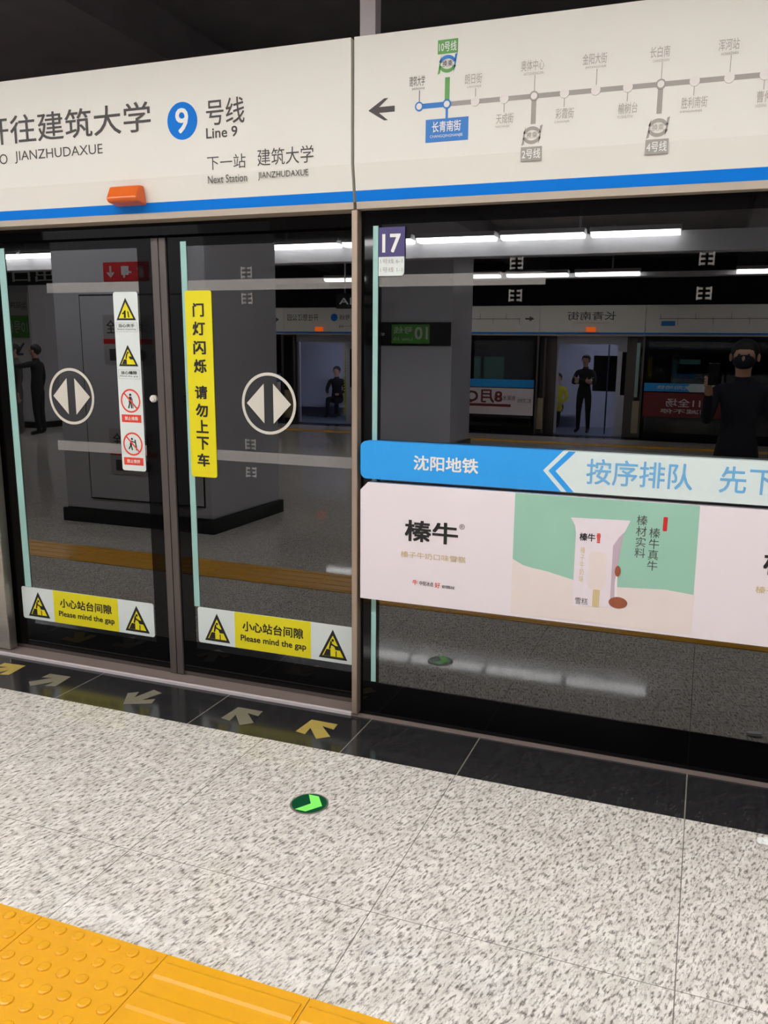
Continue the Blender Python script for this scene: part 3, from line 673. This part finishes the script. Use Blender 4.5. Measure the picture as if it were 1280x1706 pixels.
# ------------------------------------------------------------------ pillars behind the photographer
def pillar(x0, x1, y0, y1, label):
    t = thing('pillar', ((x0+x1)/2, (y0+y1)/2, 0), label, 'pillar')
    bm = bmesh.new(); add_box(bm, x0, x1, y0, y1, .13, 3.95, .012); link('cladding', bm, M['pillar'], t)
    box('plinth', x0-.03, x1+.03, y0-.03, y1+.03, .001, .13, M['plinth'], t, label='black plinth')
    t['kind'] = 'thing'
    return t
P1 = (-5.87, -4.20, -4.10, -2.86)
p1 = pillar(*P1, 'square grey pillar with the fire equipment signs, close to the near doors')
p2 = pillar(-6.0, -4.33, -11.95, -10.7, 'square grey pillar carrying the black line sign')
p3 = pillar(-15.6, -13.92, -11.95, -10.7, 'square grey pillar behind the two people in coats')
pillar(-15.8, -14.1, -4.1, -2.86, 'square grey pillar farthest down the near platform edge')
pillar(3.7, 5.35, -4.1, -2.86, 'square grey pillar right of the camera near the edge')
pillar(3.6, 5.25, -11.95, -10.7, 'square grey pillar right of the camera by the opposite edge')
# cabinet door on the near pillar
yf = P1[3]
box('door_gap', -5.57, -4.27, yf, yf+.002, .24, 2.15, M['black'], p1)
cd_ = box('cabinet_door', -5.555, -4.285, yf+.002, yf+.012, .255, 2.135, M['pillar'], p1, bev=.003)
box('handle', -4.40, -4.37, yf+.012, yf+.03, 1.1, 1.25, M['steel'], cd_)
# red fire signs, the arrow farthest from the reader's left
for k in range(3):
    x0 = -5.27+.168*k; kk = ('down arrow', 'hose reel', 'extinguisher')[k]; c = x0+.081; z = 2.345
    t = thing('fire_sign', (c, yf+.0005, 2.26), f'red square fire sign with white {kk}, on the grey pillar', 'sign', 'red fire signs')
    box('board', x0, x0+.162, yf+.0005, yf+.006, 2.262, 2.427, M['sign_red'], t)
    polys = [[seg((c, z+.05), (c, z-.02), .02), [(c-.045, z-.005), (c, z-.055), (c+.045, z-.005), (c+.02, z-.005), (c, z-.025), (c-.02, z-.005)]],
             [[(c-.05, z-.03), (c+.03, z-.03), (c+.03, z+.045), (c-.05, z+.045)], seg((c+.02, z), (c+.06, z-.01), .016), seg((c-.02, z-.03), (c-.02, z-.055), .02)],
             [rrect(c-.022, c+.022, z-.055, z+.02, .012), seg((c, z+.02), (c, z+.045), .018), seg((c, z+.042), (c-.045, z+.02), .01)]][k]
    prism('pictogram', polys, yf+.006, yf+.0075, 'y', M['sign_white'], t)
for z0, z1, lab in ((1.52, 1.965, 'upper'), (.50, .93, 'lower')):
    h = z1-z0
    t = thing('equipment_notice', (-5.02, yf+.0125, z0), f'{lab} pale fire equipment notice with a red band, on the cabinet door', 'notice', 'fire equipment notices')
    box('board', -5.30, -4.76, yf+.0125, yf+.017, z0, z1, M['notice'], t)
    box('red_band', -5.30, -4.76, yf+.017, yf+.0185, z0+h*.42, z0+h*.52, M['sign_red'], t)
    text('lettering', '消火栓', -4.80, -5.26, z0+h*.62, z0+h*.9, yf+.0185, M['ink'], t, .01)
    prism('pictogram', [circ(-4.88, z0+h*.2, .05, 20), [(-5.24, z0+h*.08), (-5.10, z0+h*.08), (-5.10, z0+h*.32), (-5.24, z0+h*.32)]], yf+.017, yf+.0185, 'y', M['ink'], t)
# black line sign on the second pillar
yp = -10.7
t = thing('line_sign', (-5.16, yp, 1.86), 'long black sign with a green line ten field, on the far pillar', 'sign')
box('board', -5.99, -4.35, yp+.001, yp+.03, 1.86, 2.27, M['sign_black'], t)
box('green_field', -5.46, -4.74, yp+.03, yp+.033, 1.90, 2.23, M['sign_green'], t, label='green field')
text('lettering', '10', -4.77, -5.02, 1.97, 2.19, yp+.035, M['sign_white'], t, .02)
text('lettering', '号线', -5.06, -5.42, 2.07, 2.19, yp+.035, M['sign_white'], t, .01)
text('lettering', 'Line 10', -5.06, -5.42, 1.95, 2.01, yp+.035, M['sign_white'], t)
prism('direction_arrow', [[(-5.92, 2.06), (-5.80, 2.13), (-5.80, 2.085), (-5.60, 2.085), (-5.60, 2.035), (-5.80, 2.035), (-5.80, 1.99)]], yp+.030, yp+.034, 'y', M['sign_white'], t)
# pale way-out sign on the third pillar
t = thing('wayfinding_sign', (-14.3, yp, 1.55), 'pale sign with a green line ten band and an arrow, on the pillar farthest left', 'sign')
box('board', -14.62, -13.94, yp+.001, yp+.02, 1.45, 2.90, M['sign_white'], t)
box('green_band', -14.62, -13.94, yp+.02, yp+.024, 1.95, 2.42, M['sign_green'], t, label='green band')
text('lettering', '10号线', -13.98, -14.58, 2.05, 2.32, yp+.026, M['sign_white'], t, .01)
text('lettering', '出站换乘', -13.98, -14.58, 2.58, 2.72, yp+.022, M['ink'], t)
prism('direction_arrow', [seg((-14.12, 1.84), (-14.32, 1.62), .05), seg((-14.34, 1.60), (-14.34, 1.78), .05), seg((-14.34, 1.60), (-14.16, 1.60), .05)], yp+.02, yp+.024, 'y', M['purple'], t)
# hanging signs
def hanging_sign(x0, x1, y, z0, z1, s_, label):
    t = thing('hanging_sign', ((x0+x1)/2, y, z0), label, 'sign', 'hanging black signs')
    box('board', x0, x1, y-.05, y+.05, z0, z1, M['sign_black'], t)
    text('lettering', s_, x1-.06, x0+.06, z0+.06, z1-.06, y+.052, M['white'], t, .01)
    for x in (x0+.15, x1-.15): tube('hanger_rod', [(x, y, z1), (x, y, 4.3)], .012, M['lamp_body'], t)
hanging_sign(-6.25, -5.45, -9.9, 2.47, 2.73, '出口A', 'black hanging sign with white lettering beyond the near pillar')
hanging_sign(-14.4, -12.6, -10.2, 3.0, 3.35, '出口 B', 'black hanging sign with white lettering above the people in coats')

# ------------------------------------------------------------------ the opposite screen doors
OY = PLAT
def opp_header(x0, x1, label):
    return header(x0, x1, label, yf=OY+.05, s=-1, z=(2.19, 2.37, 2.83), back=.25, blue=(2.22, 2.262))
oy = OY+.0512
def otext(s_, xl, xr, zb, zt, mt, parent, bold=.006): return text('lettering', s_, xl, xr, zb, zt, oy, mt, parent, bold)
def door_lamp(x, parent):
    bm = bmesh.new(); add_prism(bm, [(OY+.05, 2.27), (OY+.105, 2.275), (OY+.09, 2.37), (OY+.05, 2.375)], x-.10, x+.10, 'x')
    link('door_lamp', bm, M['orange_on'], parent, label='lit orange door lamp')
DC = [-2.53, -8.92, -16.0, 4.6]
segs = [(-1.38, 3.2, 'map'), (-3.64, -1.39, 'name'), (-7.72, -3.65, 'map'), (-10.1, -7.73, 'line'), (-14.8, -10.11, 'map'), (-17.2, -14.81, 'name'), (3.21, 6.0, 'name')]
where = {-1.38: 'right of the door with the man in black', -3.64: 'over the open door with the man in black', -7.72: 'between the two lit opposite doors', -10.1: 'over the open door with the person in the dark coat',
         -14.8: 'beside the left pillar sign', -17.2: 'farthest left', 3.21: 'farthest right'}
for x0, x1, kd in segs:
    h = opp_header(x0, x1, f'cream opposite header panel {where[x0]}')
    xm = (x0+x1)/2
    if kd == 'name':
        otext('长青南街', xm+.52, xm-.52, 2.52, 2.70, M['ink'], h); otext('CHANGQINGNANJIE', xm+.4, xm-.4, 2.43, 2.48, M['grey_ink'], h, 0); door_lamp(xm, h)
    elif kd == 'line':
        otext('开往怒江公园', -9.15, -10.0, 2.52, 2.68, M['ink'], h); prism('line_badge', circ(-8.72, 2.6, .09), oy, oy+.004, 'y', M['blue'], h, label='round blue line badge')
        otext('号线', -8.3, -8.58, 2.54, 2.66, M['ink'], h); otext('下一站', -8.2, -8.6, 2.36, 2.42, M['ink'], h); door_lamp(-9.12, h)
    else:
        bm = bmesh.new(); add_prism(bm, seg((x1-.45, 2.55), (x0+.3, 2.55), .018), oy, oy+.003, 'y')
        n = 12
        for k in range(n):
            add_prism(bm, circ(x1-.45-(x1-x0-.75)*k/(n-1), 2.55, .022, 12), oy, oy+.004, 'y')
            add_prism(bm, seg((x1-.45-(x1-x0-.75)*k/(n-1), 2.55), (x1-.45-(x1-x0-.75)*k/(n-1), 2.55+(.12 if k % 2 else -.12)), .012), oy, oy+.003, 'y')
        link('route_line', bm, M['map_grey'], h)
        prism('direction_arrow', [[(x1-.12, 2.55), (x1-.22, 2.61), (x1-.22, 2.57), (x1-.32, 2.57), (x1-.32, 2.53), (x1-.22, 2.53), (x1-.22, 2.49)]], oy, oy+.003, 'y', M['ink'], h)
        prism('station_box', [(x0+.32, 2.40), (x0+.60, 2.40), (x0+.60, 2.50), (x0+.32, 2.50)], oy, oy+.003, 'y', M['map_blue'], h)
# fixed screens, ads and strips over there
oscr = [(-1.36, 3.2, 'right of the door with the man in black', 'maroon'), (-7.6, -3.68, 'between the two lit opposite doors', 'white'), (-14.8, -10.2, 'beside the left pillar sign', 'white')]
for x0, x1, wh, ad in oscr:
    t = thing('fixed_screen', ((x0+x1)/2, OY, 0), f'dark opposite glass screen {wh}', 'screen')
    box('glass_pane', x0, x1, OY-.012, OY, .02, 2.19, M['glass'], t)
    bm = bmesh.new()
    for q in ((x0, x0+.08, .02, 2.19), (x1-.08, x1, .02, 2.19), (x0+.08, x1-.08, 2.08, 2.19), (x0+.08, x1-.08, .02, .16)): add_box(bm, q[0], q[1], OY-.006, OY+.001, q[2], q[3])
    link('black_border', bm, M['frit'], t)
    for x in (x0-.02, x1+.02): box('frame_post', x-.02, x+.02, OY-.03, OY+.03, .002, 2.189, M['stile'], t)
    t = thing('queue_strip', ((x0+x1)/2, OY+.02, 1.03), f'blue queueing strip on the opposite screen {wh}', 'sign strip')
    xb = x1-.02 if ad == 'white' else x0+.86
    box('board', x0+.04, x1-.04, OY+.0012, OY+.03, 1.04, 1.215, M['ad_blue'], t)
    if ad == 'maroon':
        prism('pale_board', [(.02-.4, 1.042), (x1-.05, 1.042), (x1-.05, 1.213), (.02-.4, 1.213), (-.46, 1.127)], OY+.028, OY+.032, 'y', M['ad_pale'], t)
    text('lettering', '沈阳地铁', x0+1.0 if ad == 'maroon' else x0+2.2, x0+.3 if ad == 'maroon' else x0+1.6, 1.09, 1.17, OY+.033, M['white'], t)
    t = thing('advertisement', ((x0+x1)/2, OY+.02, .43), f'{"dark red" if ad == "maroon" else "white and red"} advertisement on the opposite screen {wh}', 'advertisement')
    box('board', x0+.04, (x1-.04) if ad == 'white' else .30, OY+.0012, OY+.03, .42 if ad == 'white' else .50, 1.02, M['ad_pink'] if ad == 'white' else M['maroon'], t)
    if ad == 'white':
        text('lettering', '8月Q1', x1-.75, x1-1.75, .66, .98, OY+.032, M['maroon'], t, .02); text('lettering', '鲜奶冰淇淋', x1-.95, x1-.45, .74, .86, OY+.032, M['maroon'], t)
        box('red_band', x1-1.7, x1-.55, OY+.03, OY+.0325, .60, .66, M['maroon'], t); text('lettering', '第二支半价', x1-.08, x1-.4, .70, .80, OY+.032, M['ink'], t)
    else: text('lettering', '双11全场', -.05 + .2, -.85, .72, .9, OY+.032, M['ad_pink'], t, .01); text('lettering', '满减不停', .1, -.95, .58, .68, OY+.032, M['ad_pink'], t, .01)
# open door leaves tucked half behind, with lit edges
for c, wh in ((-2.53, 'with the man in black'), (-8.92, 'with the person in the dark coat')):
    for sg in (-1, 1):
        t = thing('sliding_door', (c+sg*1.35, OY-.06, 0), f'opened glass leaf at one side of the opposite door {wh}, ' + ('by the lit edge' if sg > 0 else 'without lit edge'), 'door')
        x0, x1 = (c+.98, c+1.9) if sg > 0 else (c-1.9, c-.98)
        box('glass_pane', x0, x1, OY-.075, OY-.063, .03, 2.15, M['glass'], t)
        e = x0 if sg > 0 else x1
        box('stile', e-.02, e+.02, OY-.085, OY-.055, .02, 2.15, M['stile'], t)
        if sg > 0: box('glass_edge', e+.021, e+.09, OY-.062, OY-.05, .9, 2.05, M['cyan_edge'] if c < -5 else M['edge'], t, label='pale cyan edge strip')
        box('lower_panel', min(e, e+sg*.3), max(e, e+sg*.3), OY-.060, OY-.052, .12, .82, M['beige'], t, label='beige lower panel')
# ------------------------------------------------------------------ the train at the opposite platform
t = thing('train', (-6, -16.6, -.1), 'white metro train standing with open lit doors at the opposite platform', 'train')
ys, yk = -15.32, -17.9
DOORS = [(-3.30, -1.76), (-9.94, -8.40), (-17.5, -15.9)]
edges = [-25.5]
for a, b in sorted(DOORS): edges += [a, b]
edges += [8.5]
for i in range(0, len(edges), 2):
    a, b = edges[i], edges[i+1]
    bm = bmesh.new(); add_box(bm, a, b, ys-.06, ys, -.1, .92); add_box(bm, a, b, ys-.06, ys, 1.86, 2.5)
    add_box(bm, a, a+.35, ys-.06, ys, .92, 1.86); add_box(bm, b-.35, b, ys-.06, ys, .92, 1.86)
    link('side_wall', bm, M['stile'], t)
    n = max(1, round((b-a)/2.2)); w = (b-a-.7)/n
    for k in range(n): box('window', a+.36+k*w, a+.34+(k+1)*w, ys-.045, ys-.02, .92, 1.86, M['dark_glass'], t)
for a, b in sorted(DOORS): box('side_wall', a, b, ys-.06, ys, 2.02, 2.5, M['train'], t)
box('lit_window', -4.98, -4.50, ys-.018, ys-.012, 1.05, 1.72, M['teal_win'], t, label='teal lit window')
box('lit_window', -5.22, -5.06, ys-.018, ys-.012, 1.05, 1.72, M['teal_win'], t, label='teal lit window')
bm = bmesh.new(); add_box(bm, -.78, -.22, ys-.018, ys-.012, 1.62, 1.72); add_box(bm, -.78, -.68, ys-.018, ys-.012, 1.2, 1.62)
link('lit_window', bm, M['teal_win'], t, label='teal lit window')
box('floor_plate', -25.5, 8.5, yk, ys, -.1, .0, M['train_floor'], t)
box('roof', -25.5, 8.5, yk, ys, 2.5, 2.7, M['stile'], t)
box('back_wall', -25.5, 8.5, yk-.06, yk, -.1, 2.5, M['train_in'], t)
for x in (-2.9, -9.55, -16.8): 
    box('lamp_strip', x-.6, x+2.4, -16.5, -16.3, 2.44, 2.495, M['train_lamp'], t, label='white lamp strip')
    box('window', x+.10, x+1.05, yk, yk+.02, .92, 1.80, M['dark_glass'], t)
    box('far_door', x+1.15, x+1.75, yk, yk+.03, .02, 1.95, M['train'], t)
    box('bench', x-2.2, x-.2, yk, yk+.45, .27, .335, M['train_in'], t)
for a, b in sorted(DOORS):
    for x0, x1 in ((a-.62, a+.05), (b-.20, b+.5)):
        bm = bmesh.new(); add_box(bm, x0, x1, ys-.12, ys-.07, .02, .92); add_box(bm, x0, x1, ys-.12, ys-.07, 1.86, 2.02); add_box(bm, x0, x0+.1, ys-.12, ys-.07, .92, 1.86); add_box(bm, x1-.1, x1, ys-.12, ys-.07, .92, 1.86)
        link('door_leaf', bm, M['train'], t); box('door_window', x0+.1, x1-.1, ys-.10, ys-.09, .92, 1.86, M['dark_glass'], t)
tube('grab_pole', [(-2.22, -16.0, 0), (-2.22, -16.0, 2.5)], .018, M['pole'], t); tube('grab_pole', [(-8.98, -16.2, 0), (-8.98, -16.2, 2.5)], .018, M['steel'], t)
box('red_notice', -9.55, -8.9, yk+.021, yk+.03, 1.92, 2.1, M['sign_red'], t)
box('pale_poster', -9.5, -8.95, yk+.021, yk+.03, 1.2, 1.88, M['ad_pale'], t)
bm = bmesh.new()
for k in range(26): add_prism(bm, [(-8.66, .25+k*.07), (-8.60, .29+k*.07), (-8.60, .325+k*.07), (-8.66, .285+k*.07)], ys-.068, ys-.060, 'y')
link('hazard_tape', bm, M['sticker_y'], t, label='black and yellow hazard tape')

# ------------------------------------------------------------------ people
def person(name, loc, rz, label, jacket, trousers, pose='stand', hair=True, scale=1.0):
    """one skinned body; local +y is the way it faces"""
    V = []; E = []; R = []
    def v(p, r, par=None):
        V.append(Vector(p)); R.append(r)
        if par is not None: E.append((par, len(V)-1))
        return len(V)-1
    sit = pose == 'sit'
    pz = .95 if not sit else .50
    pel = v((0, 0, pz), .135); ab = v((0, .01, pz+.16), .128, pel); ch = v((0, 0, pz+.36), .145, ab); nb = v((0, -.01, pz+.53), .065, ch)
    nk = v((0, .01, pz+.60), .055, nb); jw = v((0, .03, pz+.665), .072, nk); hd = v((0, .015, pz+.735), .094, jw); tp = v((0, 0, pz+.80), .072, hd)
    for sg in (-1, 1):
        hp_ = v((sg*.095, 0, pz-.05), .098, pel)
        if sit:
            kn = v((sg*.12, .42, .50), .068, hp_); an = v((sg*.12, .44, .10), .045, kn); to = v((sg*.13, .60, .045), .036, an)
        else:
            kn = v((sg*.11, .015, .50), .066, hp_); an = v((sg*.12, -.02, .09), .046, kn); to = v((sg*.14, .15, .04), .038, an)
        sh = v((sg*.185, -.01, pz+.47), .068, ch)
        if pose == 'phone' and sg == -1:
            el = v((-.235, .10, pz+.22), .048, sh); wr = v((-.215, .225, pz+.40), .034, el); pm = v((-.208, .272, pz+.475), .031, wr)
            fl = [((-.215, .305, pz+.50+.019*i), (-.245, .322, pz+.505+.019*i)) for i in range(4)] + [((-.225, .262, pz+.54), (-.245, .265, pz+.575))]
        elif pose == 'crossed':
            el = v((sg*.26, .10, pz+.20), .050, sh); wr = v((-sg*.04, .21, pz+.26+sg*.02), .036, el); pm = v((-sg*.11, .21, pz+.28+sg*.02), .032, wr)
            fl = [((-sg*.16, .20, pz+.25+.02*i+sg*.02), (-sg*.19, .18, pz+.25+.02*i+sg*.02)) for i in range(4)] + [((-sg*.11, .235, pz+.32), (-sg*.13, .235, pz+.34))]
        elif pose == 'reach' and sg == 1:
            el = v((.36, .16, pz+.42), .050, sh); wr = v((.42, .42, pz+.42), .036, el); pm = v((.43, .50, pz+.42), .032, wr)
            fl = [((.40+.02*i, .56, pz+.42), (.40+.02*i, .59, pz+.40)) for i in range(4)] + [((.39, .52, pz+.44), (.38, .56, pz+.45))]
        elif sit:
            el = v((sg*.26, .08, pz+.22), .048, sh); wr = v((sg*.15, .30, pz+.13), .035, el); pm = v((sg*.12, .37, pz+.12), .031, wr)
            fl = [((sg*.12+.02*i-.03, .42, pz+.115), (sg*.12+.02*i-.03, .45, pz+.10)) for i in range(4)] + [((sg*.08, .38, pz+.14), (sg*.07, .41, pz+.14))]
        else:
            el = v((sg*.255, -.02, pz+.20), .048, sh); wr = v((sg*.265, .05, pz-.05), .034, el); pm = v((sg*.265, .07, pz-.12), .031, wr)
            fl = [((sg*.265, .045+.018*i, pz-.17), (sg*.258, .05+.018*i, pz-.205)) for i in range(4)] + [((sg*.245, .11, pz-.12), (sg*.24, .12, pz-.16))]
        for a, b in fl: f1 = v(a, .0095, pm); v(b, .008, f1)
    me = bpy.data.meshes.new(name); me.from_pydata([tuple(p) for p in V], E, []); me.update()
    o = bpy.data.objects.new(name, me); col.objects.link(o)
    sk = o.modifiers.new('skin', 'SKIN'); sk.use_smooth_shade = True
    if not me.skin_vertices: bpy.context.view_layer.update()
    for i, r in enumerate(R): me.skin_vertices[0].data[i].radius = (r, r*(.78 if i in (0, 1, 2) else 1))
    me.skin_vertices[0].data[0].use_root = True
    sb_ = o.modifiers.new('sub', 'SUBSURF'); sb_.levels = 2; sb_.render_levels = 2
    bpy.context.view_layer.update(); dg = bpy.context.evaluated_depsgraph_get()
    nm = bpy.data.meshes.new_from_object(o.evaluated_get(dg)); o.modifiers.clear(); o.data = nm; bpy.data.meshes.remove(me); nm.name = name
    for x in (jacket, trousers, M['skin'], M['shoe']):
        nm.materials.append(x)
    # clothing by the nearest joint: body, legs, bare hands and head, shoes
    kind = []
    leg = set(); hand = set()
    for i, p in enumerate(V):
        kind.append(0)
    for i, p in enumerate(V):
        if i in (nk, jw, hd, tp): kind[i] = 2
        elif R[i] <= .0325: kind[i] = 2
        elif p.z <= (pz-.02) and abs(p.x) < .16 and R[i] > .044: kind[i] = 1
        elif p.z < .06: kind[i] = 3
    for i, p in enumerate(V):
        if R[i] <= .0385 and p.z < .06: kind[i] = 3
    for poly in nm.polygons:
        c = poly.center; j = min(range(len(V)), key=lambda q: (V[q]-c).length - R[q]); k = kind[j]
        if k == 0 and c.z < pz-.08 and abs(c.x) < .22 and R[j] > .06: k = 1
        poly.material_index = k; poly.use_smooth = True
    o.location = loc; o.rotation_euler = (0, 0, rz); o.scale = (scale,)*3
    ORG[o.name] = Vector(loc); tag(o, label, 'person')
    # head details as children in local space
    def local(nm_, bm, mt_):
        bmesh.ops.recalc_face_normals(bm, faces=bm.faces)
        m_ = bpy.data.meshes.new(nm_); bm.to_mesh(m_); bm.free(); m_.materials.append(mt_)
        for p_ in m_.polygons: p_.use_smooth = True
        c_ = bpy.data.objects.new(nm_, m_); col.objects.link(c_); c_.parent = o; return c_
    hz = pz+.735
    bm = bmesh.new(); bmesh.ops.create_uvsphere(bm, u_segments=20, v_segments=14, radius=1)
    for q in list(bm.verts):
        if q.co.z < -.15 and q.co.y > -.2 or (q.co.y > .55 and q.co.z < .45): q.co *= .86
        q.co = Vector((q.co.x*.104, q.co.y*.112-.008, q.co.z*.108+hz+.012))
    local('hair', bm, M['hair'])
    bm = bmesh.new(); bmesh.ops.create_cone(bm, segments=8, radius1=.02, radius2=.006, depth=.035, cap_ends=True, matrix=Matrix.Translation((0, .113, hz-.03)) @ Matrix.Rotation(math.radians(-20), 4, 'X'))
    local('nose', bm, M['skin'])
    for sg in (-1, 1):
        bm = bmesh.new(); bmesh.ops.create_uvsphere(bm, u_segments=10, v_segments=8, radius=.011, matrix=Matrix.Translation((sg*.034, .094, hz-.005))); local('eye', bm, M['black'])
        bm = bmesh.new(); bmesh.ops.create_uvsphere(bm, u_segments=10, v_segments=8, radius=1, matrix=Matrix.Translation((sg*.099, .0, hz-.02)) @ Matrix.Diagonal((.012, .02, .032, 1))); local('ear', bm, M['skin'])
    bm = bmesh.new(); bmesh.ops.create_uvsphere(bm, u_segments=12, v_segments=8, radius=1, matrix=Matrix.Translation((0, .100, hz-.072)) @ Matrix.Diagonal((.026, .010, .007, 1))); local('mouth', bm, M['nut'])
    return o
def local_mask(o):
    bm = bmesh.new(); bmesh.ops.create_uvsphere(bm, u_segments=16, v_segments=10, radius=1, matrix=Matrix.Translation((0, .052, 1.632)) @ Matrix.Diagonal((.080, .074, .060, 1)))
    link('face_mask', bm, M['navy'], None, smooth=True).parent = o
ph = person('person', (.235, -3.50, 0), math.radians(6), 'person in navy jacket and black trousers holding up a phone, reflected at the right', M['navy'], M['blackcloth'], 'phone')
local_mask(ph)
person('person', (-2.72, -15.95, .001), math.radians(8), 'person in black standing arms crossed in the lit train door', M['blackcloth'], M['blackcloth'], 'crossed')
person('person', (-3.62, -17.52, .001), 0, 'person in a yellow top seated inside the train', M['yellowcloth'], M['blackcloth'], 'sit')
person('person', (-9.85, -17.5, .001), math.radians(-8), 'person in a dark coat seated inside the left train door', M['blackcloth'], M['navy'], 'sit', scale=1.05)
person('person', (-12.62, -9.45, 0), math.radians(70), 'person in a black coat reaching forward beside the pale pillar sign', M['blackcloth'], M['blackcloth'], 'reach')
person('person', (-13.0, -9.30, 0), math.radians(30), 'person in a grey coat just beside the one in the black coat', M['greycloth'], M['greycloth'], 'stand')
# the phone in the photographer's hand, just behind the lens
t = thing('mobile_phone', (.026, -DIST-.022, 1.455), 'black mobile phone held up in the right hand of the person in navy', 'phone')
bm = bmesh.new(); add_box(bm, -.014, .062, -DIST-.026, -DIST-.018, 1.458, 1.618, .003); link('case', bm, M['phone'], t)
box('screen', -.011, .059, -DIST-.0272, -DIST-.0262, 1.463, 1.613, M['screen'], t)
bm = bmesh.new(); add_prism(bm, circ(0, 1.6, .011, 20), -DIST-.018, -DIST-.0155, 'y'); link('lens_ring', bm, M['phone'], t)
